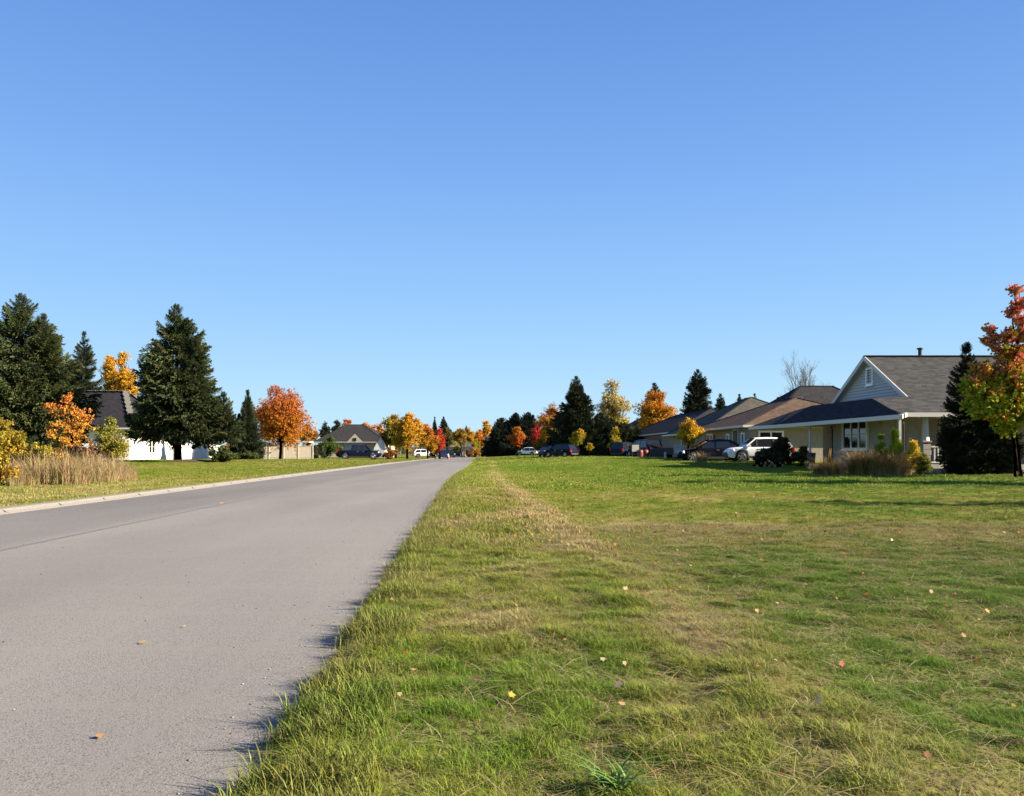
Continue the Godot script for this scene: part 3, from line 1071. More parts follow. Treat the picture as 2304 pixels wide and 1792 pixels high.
	s.loft([[Vector3(-0.13, 0, 0.13), Vector3(0.13, 0, 0.13), Vector3(0.13, 0, -0.13), Vector3(-0.13, 0, -0.13)].map(func(p): return p + P.call(17.98, 1.55, 34.3)), [Vector3(-0.08, 0, 0.08), Vector3(0.08, 0, 0.08), Vector3(0.08, 0, -0.08), Vector3(-0.08, 0, -0.08)].map(func(p): return p + P.call(17.98, 2.68, 34.3))], P.call(17.98, 2.0, 34.3), true)
	part("column", s, M.trim, o)
	s = Shape.new()
	for k in 5:
		s.box(P.call(17.98 + 0.02 * (k % 2), 0.30 + k * 0.25, 34.3), Vector3(0.34 - 0.02 * (k % 3), 0.235, 0.34))
	s.box(P.call(17.98, 1.52, 34.3), Vector3(0.40, 0.06, 0.40))
	part("pier", s, M.stone, o)
	var rail := Shape.new()
	rail.bar(P.call(18.2, 1.30, 34.2), P.call(21.6, 1.30, 34.2), 0.09, 0.07)
	rail.bar(P.call(18.2, 0.62, 34.2), P.call(21.6, 0.62, 34.2), 0.06, 0.06)
	part("railing", rail, M.trim, o)
	for k in 22:
		box_part("baluster", P.call(18.34 + k * 0.15, 0.96, 34.2), Vector3(0.05, 0.66, 0.05), M.trim, o)
	for e in [[16.9, 33.95, 2.3], [16.63, 40.86, 2.2]]:
		s = Shape.new()
		s.tube([P.call(e[0], 0.2, e[1]), P.call(e[0], e[2], e[1]), P.call(e[0] - 0.1, e[2] + 0.25, e[1])], [0.04, 0.04, 0.04], 6)
		part("downspout", s, M.trim, o)
	box_part("porch_light", P.call(18.0, 2.60, 34.9), Vector3(0.10, 0.09, 0.10), M.trim, o)
	# the wing that carries on to the right
	var w := Shape.new()
	w.face([P.call(24.0, 3.9, 34.4), P.call(33.0, 3.9, 34.4), P.call(33.0, 5.95, 38.0), P.call(24.0, 5.95, 38.0)], Vector3(0, 1, 1))
	part("wing_roof", w, M.roof_grey, o)


func plain_house(called: String, label: String, at: Vector3, w: float, dp: float, eave: float, ridge: float, over: float, along_x: bool, run0: float, run1: float, wall: Material, roof: Material, turn := STREET, in0 := -1.0) -> Node3D:
	# origin at the near left corner of the roof; x to the right, -z along the street
	var o := thing(called, label, "house", at, "", turn)
	var y := at.y
	box_part("wall", Vector3(w * 0.5, (eave - y - 0.16) * 0.5 - 0.2, -dp * 0.5), Vector3(w - 2.0 * over, eave - y - 0.16 + 0.4, dp - 2.0 * over), wall, o)
	hip_roof(o, 0.0, w, 0.0, -dp, eave - y, ridge - y, run0, run1, along_x, roof, null, in0)
	return o


func houses() -> void:
	gabled_house()
	var L := Vector3.LEFT
	var near_to := Vector3(0, 0, 1)
	# brown hip roof
	var o := plain_house("brown_roof_house", "tan house with a brown shingle hip roof behind the white car", Vector3(15.2, 0.45, -51.6), 11.4, 13.5, 2.86, 5.05, 0.55, false, 5.2, 5.2, M.tan_wall, M.roof_brown)
	window(o, Vector3(1.25, 0.95, -0.55), Vector3.RIGHT, Vector3.BACK, 1.5, 1.0, 1, 1)
	window(o, Vector3(6.5, 0.95, -0.55), Vector3.RIGHT, Vector3.BACK, 1.4, 1.0, 1, 1)
	window(o, Vector3(0.55, 0.55, -1.9), near_to, L, 0.42, 1.3, 0, 0)
	door(o, Vector3(0.55, 0.15, -3.6), near_to, L, 0.95, 2.0, M.door_dark)
	window(o, Vector3(0.55, 0.55, -5.0), near_to, L, 0.42, 1.3, 0, 0)
	window(o, Vector3(0.55, 0.75, -9.6), near_to, L, 1.3, 1.2, 1, 0, null, true)
	roof_vent(o, Vector3(6.2, 4.3, -5.6), 0.25)
	# dark hip roof farther behind, right of the brown one
	plain_house("dark_roof_house", "house behind the brown roof showing only its dark hip roof and a vent", Vector3(21.6, 0.5, -66.0), 13.0, 11.0, 3.6, 7.15, 0.5, true, 5.0, 5.0, M.tan_wall, M.roof_dark)
	# grey green hip roof
	o = plain_house("green_roof_house", "tan house with a tall grey green hip roof behind the yellow sapling", Vector3(15.9, 0.52, -66.2), 13.2, 13.0, 2.84, 6.2, 0.55, false, 6.2, 5.0, M.tan_wall, M.roof_green)
	window(o, Vector3(0.55, 0.7, -3.0), near_to, L, 1.3, 1.1, 1, 0)
	window(o, Vector3(0.55, 0.7, -8.0), near_to, L, 1.3, 1.1, 1, 0)
	roof_vent(o, Vector3(4.0, 3.7, -4.4), 0.3)
	# low dark roof at the far end
	o = plain_house("low_roof_house", "low house with a long dark grey roof and white eave behind the minivan", Vector3(16.6, 0.57, -81.0), 12.0, 28.0, 3.25, 6.0, 0.6, false, 6.5, 6.5, M.tan_wall, M.roof_dark)
	garage_door(o, Vector3(0.6, 0.0, -12.0), near_to, L, 4.6, 2.2, M.brown_wall)
	window(o, Vector3(0.6, 0.9, -18.0), near_to, L, 1.6, 1.1, 1, 0)
	window(o, Vector3(2.0, 0.9, -0.6), Vector3.RIGHT, Vector3.BACK, 1.6, 1.1, 1, 0)
	# brown roof between the spruces
	plain_house("far_brown_house", "far house of which a brown roof corner shows beside the orange tree", Vector3(18.2, 0.6, -122.0), 9.0, 9.0, 5.0, 7.6, 0.5, false, 4.4, 4.4, M.brown_wall, M.roof_brown)
	# far end of the road
	o = plain_house("end_house", "dark brown roofed house at the far end of the road", Vector3(-2.4, 0.6, -215.0), 12.5, 10.0, 4.1, 7.1, 0.5, true, 4.0, 4.0, M.brown_wall, M.roof_brown)
	window(o, Vector3(3.0, 0.9, -0.5), Vector3.RIGHT, Vector3.BACK, 1.8, 1.2, 1, 0)
	window(o, Vector3(8.0, 0.9, -0.5), Vector3.RIGHT, Vector3.BACK, 1.8, 1.2, 1, 0)
	plain_house("grey_roof_house", "small house with a light grey roof beyond the blue cars on the left", Vector3(-20.2, 0.5, -205.0), 11.0, 10.0, 3.0, 4.8, 0.5, true, 3.5, 3.5, M.cream_wall, M.roof_green)
	# left: the white house behind the big spruce
	o = plain_house("white_house", "white house with a slate roof coloured dark for shade behind the tall spruce on the left", Vector3(-53.0, 0.2, -74.0), 17.0, 12.6, 3.45, 7.35, 0.55, true, 6.0, 3.4, M.white_wall, M.shaded_slate)
	window(o, Vector3(16.45, 0.9, -5.0), Vector3(0, 0, -1), Vector3.RIGHT, 1.5, 1.2, 1, 1)
	window(o, Vector3(4.0, 0.9, -0.55), Vector3.RIGHT, Vector3.BACK, 1.6, 1.2, 1, 1)
	var worn := Shape.new()
	for e in [[Vector3(6.0, 3.91, -6.3), Vector3(13.6, 3.91, -6.3)], [Vector3(17.0, 0.03, -0.0), Vector3(13.6, 3.92, -6.3)], [Vector3(17.0, 0.03, -12.6), Vector3(13.6, 3.92, -6.3)]]:
		for k in 26:
			var p: Vector3 = e[0].lerp(e[1], k / 26.0) + Vector3(0, 3.27 + 0.04, 0)
			var q: Vector3 = e[0].lerp(e[1], (k + 0.9) / 26.0) + Vector3(0, 3.27 + 0.05 + 0.03 * (k % 2), 0)
			worn.bar(p, q, 0.42 + 0.1 * (k % 3), 0.05)
	part("ridge_tile", worn, M.pale_tile, o)
	# left: the beige house behind the pickup
	o = plain_house("beige_house", "beige house with a dark grey hip roof and open garage behind the dark pickup", Vector3(-33.0, 0.28, -131.0), 12.4, 13.0, 2.95, 6.05, 0.6, true, 4.2, 5.4, M.cream_wall, M.roof_dark, 0.0)
	garage_door(o, Vector3(5.2, 0.0, -0.6), Vector3.RIGHT, Vector3.BACK, 3.2, 2.1, M.gutter)
	box_part("garage_lintel", Vector3(6.8, 2.32, -0.45), Vector3(3.7, 0.22, 0.25), M.trim, o)
	window(o, Vector3(2.0, 0.9, -0.6), Vector3.RIGHT, Vector3.BACK, 1.1, 1.2, 1, 0)
	var b := Shape.new()
	var g0 := Vector3(8.2, 2.67, 0.1)
	b.face([g0, Vector3(5.6, 2.67, 0.1), Vector3(6.9, 4.0, 0.1)], Vector3.BACK)
	part("gable", b, M.cream_wall, o)
	box_part("gable_window", Vector3(6.9, 3.05, 0.13), Vector3(0.5, 0.5, 0.05), M.glass, o)
	for k in 3:
		box_part("porch_column", Vector3(-3.0 + k * 1.1, 1.2, 3.0), Vector3(0.35, 2.6, 0.35), M.white_wall, o)
	box_part("porch_roof", Vector3(-1.7, 2.6, 2.6), Vector3(4.0, 0.25, 2.6), M.trim, o)
	# the small gabled garage at its right end
	var at := Vector3(X(841, 124), 0.28, -124.0)
	o = thing("garden_shed", "small white gabled shed with a pointed roof right of the beige house", "shed", at)
	box_part("wall", Vector3(0.95, 0.7, -1.5), Vector3(1.9, 1.7, 3.0), M.white_wall, o)
	box_part("door", Vector3(0.95, 0.68, 0.03), Vector3(1.35, 1.3, 0.06), M.trim, o)
	b = Shape.new()
	b.face([Vector3(0.0, 1.55, 0.0), Vector3(1.9, 1.55, 0.0), Vector3(0.95, 3.3, 0.0)], Vector3.BACK)
	part("gable", b, M.white_wall, o)
	b = Shape.new()
	b.face([Vector3(-0.15, 1.4, 0.15), Vector3(0.95, 3.4, 0.15), Vector3(0.95, 3.4, -3.1), Vector3(-0.15, 1.4, -3.1)], Vector3(-1, 1, 0))
	b.face([Vector3(2.05, 1.4, 0.15), Vector3(0.95, 3.4, 0.15), Vector3(0.95, 3.4, -3.1), Vector3(2.05, 1.4, -3.1)], Vector3(1, 1, 0))
	part("roof", b, M.roof_dark, o)


func fences() -> void:
	# white panel fence between the white house and the second conifer, along the street
	var o := thing("white_fence", "bright white panel fence behind the trunk of the tall spruce", "fence", Vector3(-36.4, 0.3, -86.4))
	fence(o, Vector3.ZERO, Vector3(-0.9, 0, -14.4), 6, 1.75, M.fence_white, M.fence_white)
	o = thing("tan_fence", "tan panel fence with posts behind the orange maple", "fence", Vector3(X(572, 96), ground(X(572, 96), 96), -96.0))
	fence(o, Vector3.ZERO, Vector3(6.9, 0.0, -0.8), 4, 1.62, M.fence_tan, M.fence_tan)


func fence(o: Node3D, a: Vector3, b: Vector3, n: int, h: float, m: Material, pm: Material) -> void:
	var up := Vector3(0, h * 0.5, 0)
	for k in n:
		var p := a.lerp(b, (k + 0.02) / n)
		var q := a.lerp(b, (k + 0.98) / n)
		var wob := Vector3(0, 0.03 * sin(k * 2.3), 0)
		var s := Shape.new()
		var boards := 9
		for j in boards:
			s.bar(p.lerp(q, (j + 0.01) / boards) + up + wob, p.lerp(q, (j + 0.99) / boards) + up + wob, 0.035 + 0.008 * (j % 2), h)
		part("fence_panel", s, m, o)
		s = Shape.new()
		s.bar(p + Vector3(0, h, 0) + wob, q + Vector3(0, h, 0) + wob, 0.09, 0.06)
		s.bar(p + Vector3(0, 0.25, 0) + wob, q + Vector3(0, 0.25, 0) + wob, 0.08, 0.06)
		part("fence_rail", s, pm, o)
	for k in n + 1:
		var p := a.lerp(b, float(k) / n)
		var s := Shape.new()
		s.box(p + Vector3(0, h * 0.5 + 0.05, 0), Vector3(0.13, h + 0.25, 0.13))
		s.box(p + Vector3(0, h + 0.2, 0), Vector3(0.18, 0.05, 0.18))
		part("fence_post", s, pm, o)


# ---------------------------------------------------------------- vehicles (nose towards +x)
const CARS := {
	"suv": {"L": 4.6, "W": 1.88, "wr": 0.36, "f": 1.36, "r": -1.38, "clear": 0.24, "top": [[-2.30, 0.62], [-2.26, 0.86], [-2.15, 1.02], [-1.9, 1.06], [0.9, 1.05], [1.1, 1.03], [1.8, 0.96], [2.1, 0.86], [2.24, 0.70], [2.30, 0.50]], "cab": [[1.12, 1.03], [0.35, 1.62], [-1.70, 1.60], [-2.12, 1.04]], "pillars": [0.30, -0.85]},
	"sedan": {"L": 4.7, "W": 1.84, "wr": 0.33, "f": 1.42, "r": -1.40, "clear": 0.19, "top": [[-2.35, 0.62], [-2.30, 0.84], [-2.15, 0.95], [-1.6, 0.97], [0.9, 0.93], [1.5, 0.86], [2.0, 0.76], [2.25, 0.64], [2.35, 0.44]], "cab": [[1.15, 0.92], [0.15, 1.42], [-1.05, 1.42], [-1.85, 0.97]], "pillars": [-0.15, -1.2]},
	"pickup": {"L": 5.7, "W": 1.98, "wr": 0.41, "f": 1.80, "r": -1.75, "clear": 0.32, "top": [[-2.85, 0.75], [-2.82, 1.18], [-2.75, 1.21], [-0.95, 1.21], [1.3, 1.19], [1.5, 1.17], [2.4, 1.10], [2.72, 0.98], [2.82, 0.80], [2.85, 0.55]], "cab": [[1.52, 1.17], [0.80, 1.84], [-0.72, 1.84], [-0.92, 1.20]], "pillars": [0.72, -0.02]},
	"van": {"L": 4.9, "W": 1.96, "wr": 0.34, "f": 1.55, "r": -1.45, "clear": 0.22, "top": [[-2.45, 0.60], [-2.42, 0.90], [-2.35, 1.05], [1.2, 1.05], [1.4, 1.03], [2.0, 0.90], [2.3, 0.74], [2.45, 0.48]], "cab": [[1.55, 1.02], [0.60, 1.74], [-2.12, 1.76], [-2.38, 1.05]], "pillars": [0.4, -0.85]},
}


func car(called: String, label: String, at: Vector3, turn: float, kind: String, body: Material, opts := {}) -> Node3D:
	var k: Dictionary = CARS[kind]
	var o := thing(called, label, opts.get("category", "car"), at, opts.get("group", ""), turn)
	var L: float = k.L
	var W: float = k.W
	var wr: float = k.wr
	var rows := []
	var n := 70
	var side := [[0.90, 0.0], [0.975, 0.08], [1.0, 0.30], [1.0, 0.55], [0.985, 0.80], [0.94, 0.94], [0.80, 1.0], [0.42, 1.0]]
	for j in n + 1:
		var x := -L * 0.5 + L * j / n
		var yt := table(x, k.top)
		var yb: float = k.clear
		for xw in [k.f, k.r]:
			var dx: float = absf(x - xw)
			var ra := wr + 0.075
			if dx < ra:
				yb = maxf(yb, wr + sqrt(ra * ra - dx * dx))
		var e := absf(x) / (L * 0.5)
		yb = minf(yb + 0.12 * pow(e, 10.0), yt - 0.12)
		var w := W * 0.5 * (1.0 - 0.14 * pow(e, 7.0) - 0.05 * e * e)
		var row := []
		for sg in [1.0, -1.0]:
			var half := []
			for q in side:
				half.append(Vector3(x, lerpf(yb, yt, q[1]) + (0.02 if q[0] < 0.5 else 0.0), sg * w * q[0]))
			if sg < 0.0:
				half.reverse()
			row.append_array(half)
		rows.append(row)
	var s := Shape.new()
	s.loft(rows, Vector3(0, 0.6, 0))
	for e in [0, n]:
		s.face(rows[e], Vector3(-1 if e == 0 else 1, 0, 0))
	part("body", s, body, o)
	s = Shape.new()
	s.box(Vector3(0, 0.46, 0), Vector3(L * 0.90, 0.36, W - 0.42))
	part("chassis", s, M.plastic, o)
	# cabin: glass house, roof, pillars
	var cab: Array = k.cab
	var hb := W * 0.5 * 0.93
	var ht := W * 0.5 * 0.74
	var cp := func(q: int, z: float) -> Vector3: return Vector3(cab[q][0], cab[q][1] - (0.03 if q in [0, 3] else 0.0), z * (hb if q in [0, 3] else ht))
	s = Shape.new()
	s.face([cp.call(0, -1), cp.call(0, 1), cp.call(1, 1), cp.call(1, -1)], Vector3(1, 1, 0))
	part("windshield", s, M.car_glass, o)
	s = Shape.new()
	s.face([cp.call(3, -1), cp.call(3, 1), cp.call(2, 1), cp.call(2, -1)], Vector3(-1, 1, 0))
	part("rear_window", s, M.car_glass, o)
	for z in [-1.0, 1.0]:
		s = Shape.new()
		s.face([cp.call(0, z), cp.call(1, z), cp.call(2, z), cp.call(3, z)], Vector3(0, 0, z))
		part("side_window", s, M.car_glass, o)
	var rr := []
	for j in 13:
		var t := j / 12.0
		var x := lerpf(cab[1][0] + 0.06, cab[2][0] - 0.05, t)
		var y := lerpf(cab[1][1], cab[2][1], t) + 0.05 * sin(PI * t)
		var row := []
		for q in [[1.03, -0.07], [1.0, 0.0], [0.8, 0.035], [0.3, 0.05], [-0.3, 0.05], [-0.8, 0.035], [-1.0, 0.0], [-1.03, -0.07]]:
			row.append(Vector3(x, y + q[1], ht * q[0]))
		rr.append(row)
	s = Shape.new()
	s.loft(rr, Vector3(0, 0.8, 0))
	part("roof", s, body, o)
	for z in [-1.0, 1.0]:
		for e in [[0, 1, 0.07], [3, 2, 0.15]]:
			s = Shape.new()
			s.bar(cp.call(e[0], z * 1.0), cp.call(e[1], z * 1.02), e[2], 0.06, Vector3(0, 0, 1))
			part("pillar", s, body, o)
		for xp in k.pillars:
			s = Shape.new()
			s.bar(Vector3(xp + 0.03, cab[0][1] - 0.02, z * hb), Vector3(xp, cab[1][1] - 0.02, z * (ht + 0.01)), 0.08, 0.03, Vector3(0, 0, 1))
			part("pillar", s, M.plastic if not opts.has("light_pillars") else body, o)
		s = Shape.new()
		s.box(Vector3(cab[0][0] - 0.25, cab[0][1] + 0.06, z * (W * 0.5 + 0.08)), Vector3(0.14, 0.15, 0.2))
		part("mirror", s, body, o)
		for xp in [k.pillars[0] - 0.12, k.pillars[1] - 0.12]:
			s = Shape.new()
			s.box(Vector3(xp, cab[0][1] - 0.15, z * (W * 0.5 + 0.002)), Vector3(0.2, 0.035, 0.04))
			part("door_handle", s, M.rim, o)
		s = Shape.new()
		s.box(Vector3(0, k.clear + 0.08, z * (W * 0.5 - 0.035)), Vector3(k.f - k.r - 2.0 * wr - 0.2, 0.14, 0.05))
		part("sill", s, M.plastic, o)
		for xw in [k.f, k.r]:
			wheel(o, Vector3(xw, wr, z * (W * 0.5 - 0.13)), wr, z, opts.get("rim", M.rim))
		s = Shape.new()
		s.bar(Vector3(L * 0.5 - 0.14, table(L * 0.5 - 0.1, k.top) - 0.10, z * W * 0.30), Vector3(L * 0.5 - 0.42, table(L * 0.5 - 0.42, k.top) - 0.12, z * W * 0.462), 0.16, 0.16)
		part("headlight", s, M.lamp, o)
		s = Shape.new()
		s.box(Vector3(-L * 0.5 + 0.10, table(-L * 0.5 + 0.1, k.top) - 0.12, z * W * 0.405), Vector3(0.2, 0.32, 0.22))
		part("taillight", s, M.tail, o)
	s = Shape.new()
	s.box(Vector3(L * 0.5 - 0.02, table(L * 0.5 - 0.05, k.top) - 0.10, 0), Vector3(0.07, 0.16, W * 0.5))
	part("grille", s, M.plastic, o)
	for e in [1.0, -1.0]:
		s = Shape.new()
		s.box(Vector3(e * (L * 0.5 - 0.06), k.clear + 0.20, 0), Vector3(0.2, 0.2, W * 0.8))
		part("bumper", s, opts.get("bumper", M.plastic), o)
	if kind == "pickup":
		s = Shape.new()
		s.box(Vector3(-1.86, 1.20, 0), Vector3(1.8, 0.06, W * 0.82))
		part("bed_cover", s, M.plastic, o)
	return o


func wheel(o: Node3D, at: Vector3, r: float, z: float, rim: Material) -> void:
	var b := Basis(Vector3.RIGHT, Vector3(0, 0, z), Vector3.UP)
	var t := Shape.new()
	t.lathe([Vector2(r * 0.66, -0.10), Vector2(r * 0.94, -0.11), Vector2(r, -0.07), Vector2(r, 0.07), Vector2(r * 0.94, 0.11), Vector2(r * 0.68, 0.10)], at, b, 24)
	var w := part("wheel", t, M.tyre, o)
	var s := Shape.new()
	s.lathe([Vector2(r * 0.67, 0.095), Vector2(r * 0.60, 0.105), Vector2(r * 0.58, 0.04)], at, b, 20)
	for k in 5:
		var a := TAU * k / 5.0 + 0.3
		var dir := b * Vector3(cos(a), 0, sin(a))
		s.bar(at + b.y * 0.07, at + b.y * 0.08 + dir * r * 0.62, 0.03, r * 0.20, dir.cross(b.y))
	s.lathe([Vector2(0.0, 0.10), Vector2(r * 0.14, 0.09), Vector2(r * 0.16, 0.05)], at, b, 10)
	part("rim", s, rim, w)
	s = Shape.new()
	s.lathe([Vector2(0.0, 0.03), Vector2(r * 0.6, 0.02)], at, b, 16)
	part("brake_disc", s, M.plastic, w)


func on_ground(px: float, d: float) -> Vector3:
	var x := X(px, d)
	return Vector3(x, ground(x, d) + 0.01, -d)


func vehicles() -> void:
	var navy := paint(0.006, 0.009, 0.024)
	var black := paint(0.006, 0.007, 0.010)
	var white := paint(0.72, 0.72, 0.71)
	var blue := paint(0.010, 0.022, 0.065)
	var silver := paint(0.48, 0.52, 0.57)
	var g := "cars parked by the houses on the right"
	car("white_suv", "white car parked before the brown roofed house, nose to the left", Vector3(15.40, 0.50, -49.4), PI, "suv", white, {"group": g}).scale = Vector3.ONE * 0.89
	car("dark_sedan", "black sedan parked left of the white car, nose to the left", Vector3(13.25, 0.46, -52.6), PI, "sedan", black, {"group": g, "light_pillars": true})
	car("minivan", "dark minivan with a red tail light seen from behind, by the low roofed house", on_ground(1407, 88.0), 0.95, "van", paint(0.010, 0.014, 0.022), {"group": g}).scale = Vector3.ONE * 0.9
	car("blue_van", "dark blue van with a pale roof parked beside the low roofed house wall", on_ground(1449, 82.0), PI * 0.5 + 0.3, "van", navy, {"group": g, "category": "van"})
	car("blue_suv", "dark navy suv on the lawn edge left of the green sapling", on_ground(1262, 90.0), PI - 0.75, "suv", navy, {"group": g}).scale = Vector3.ONE * 0.9
	car("dark_suv", "second dark blue car half hidden behind the navy suv", on_ground(1233, 97.0), -PI * 0.5 - 0.25, "suv", blue, {"group": g}).scale = Vector3.ONE * 0.9
	car("far_white_suv", "small white suv far off on the lawn right of the road end", on_ground(1187, 165.0), PI - 0.45, "suv", white, {"group": g, "light_pillars": true})
	g = "cars parked along the left side"
	car("pickup_truck", "dark navy pickup truck parked on the grass left of the road", on_ground(808, 102.0), 0.12, "pickup", navy, {"group": g, "category": "pickup truck", "bumper": M.rim})
	car("left_white_car", "white car parked under the yellow and red trees on the left", on_ground(954, 160.0), 0.30, "suv", white, {"group": g, "light_pillars": true})
	car("blue_hatchback", "dark blue car nearest the traffic cone at the left kerb", on_ground(997, 150.0), -PI * 0.5 + 0.1, "suv", blue, {"group": g})
	car("far_blue_car", "dark car behind the blue one at the left kerb", on_ground(1014, 172.0), -PI * 0.5 + 0.1, "suv", navy, {"group": g})
	car("last_blue_car", "farthest blue car of the row at the left kerb", on_ground(1026, 195.0), -PI * 0.5 + 0.2, "sedan", blue, {"group": g})
	car("silver_car", "silver car by the brown fence posts at the far left", on_ground(1032, 215.0), -PI * 0.5 + 0.2, "sedan", silver, {"group": g})
	# traffic cone
	var at := on_ground(1009, 144.0)
	var o := thing("traffic_cone", "red and white traffic cone at the left kerb beside the blue cars", "traffic cone", at)
	box_part("base", Vector3(0, 0.03, 0), Vector3(0.5, 0.06, 0.5), M.cone, o)
	var s := Shape.new()
	s.lathe([Vector2(0.19, 0.06), Vector2(0.14, 0.42)], Vector3.ZERO, Basis(), 14)
	part("lower_cone", s, M.cone, o)
	s = Shape.new()
	s.lathe([Vector2(0.145, 0.42), Vector2(0.10, 0.75)], Vector3.ZERO, Basis(), 14)
	part("band", s, M.trim, o)
	s = Shape.new()
	s.lathe([Vector2(0.10, 0.75), Vector2(0.05, 1.0), Vector2(0.0, 1.0)], Vector3.ZERO, Basis(), 14)
	part("tip", s, M.trim, o)
	# feather flag
	at = on_ground(1053, 185.0)
	o = thing("feather_flag", "pale blue feather flag on a thin pole at the far end of the road", "flag", at)
	s = Shape.new()
	var pole := []
	for k in 12:
		var t := k / 11.0
		pole.append(Vector3(0.75 * pow(t, 3.0), 2.9 * t - 0.3 * pow(t, 4.0), 0))
	s.tube(pole, [0.04, 0.04, 0.035, 0.03, 0.03, 0.025, 0.025, 0.02, 0.02, 0.015, 0.015, 0.012], 6)
	part("pole", s, M.rim, o)
	var rows := []
	for k in range(3, 12):
		var p: Vector3 = pole[k]
		var wdt := 0.78 * sin(PI * clampf((k - 2.5) / 10.0, 0.0, 1.0)) + 0.05
		rows.append([p, p + Vector3(wdt * 0.5, -0.1, 0.08 * sin(k * 1.1)), p + Vector3(wdt, -0.25, 0.0)])
	s = Shape.new()
	s.loft(rows, Vector3(0, 0, -5))
	part("cloth", s, M.flag, o)


# ---------------------------------------------------------------- the setting
func sky_panorama() -> ImageTexture:
	var stops := [[0.0, 206, 238, 254], [3.8, 190, 230, 255], [6.0, 177, 221, 255], [10.0, 158, 207, 255], [15.0, 142, 191, 250], [20.0, 126, 175, 242], [25.0, 114, 163, 233], [30.0, 103, 152, 223], [45.0, 86, 131, 212], [90.0, 66, 106, 188]]
	var im := Image.create(16, 1024, false, Image.FORMAT_RGBF)
	for y in 1024:
		var e := 90.0 - (y + 0.5) / 1024.0 * 180.0
		var c := Color(0.10, 0.10, 0.07)
		if e >= -0.6:
			for k in range(1, stops.size()):
				if e <= stops[k][0] or k == stops.size() - 1:
					var t := clampf((e - stops[k - 1][0]) / (stops[k][0] - stops[k - 1][0]), 0.0, 1.0)
					var a := Color8(stops[k - 1][1], stops[k - 1][2], stops[k - 1][3]).lerp(Color8(stops[k][1], stops[k][2], stops[k][3]), t).srgb_to_linear()
					c = Color(a.r / EXPO, a.g / EXPO, a.b / EXPO)
					break
		for x in 16:
			im.set_pixel(x, y, c)
	return ImageTexture.create_from_image(im)


func grid_sheet(called: String, m: Material, us: Array, ds: Array, at: Callable, color: Callable) -> MeshInstance3D:
	var s := Shape.new()
	var nc := us.size()
	for d in ds:
		for u in us:
			var p: Vector3 = at.call(u, d)
			s.col = color.call(p.x, -p.z)
			s.vert(p, Vector3.UP, Vector2(p.x, p.z))
	for r in ds.size() - 1:
		for q in nc - 1:
			var a := r * nc + q
			s.idx.append_array(PackedInt32Array([a, a + nc, a + nc + 1, a, a + nc + 1, a + 1]))
	for r in ds.size():
		for q in nc:
			var dx: Vector3 = s.v[r * nc + mini(q + 1, nc - 1)] - s.v[r * nc + maxi(q - 1, 0)]
			var dz: Vector3 = s.v[mini(r + 1, ds.size() - 1) * nc + q] - s.v[maxi(r - 1, 0) * nc + q]
			var nn := dx.cross(dz).normalized()
			s.n[r * nc + q] = nn if nn.y > 0.0 else -nn
	var o := part(called, s, m, self)
	o.set_meta("kind", "structure")
	return o


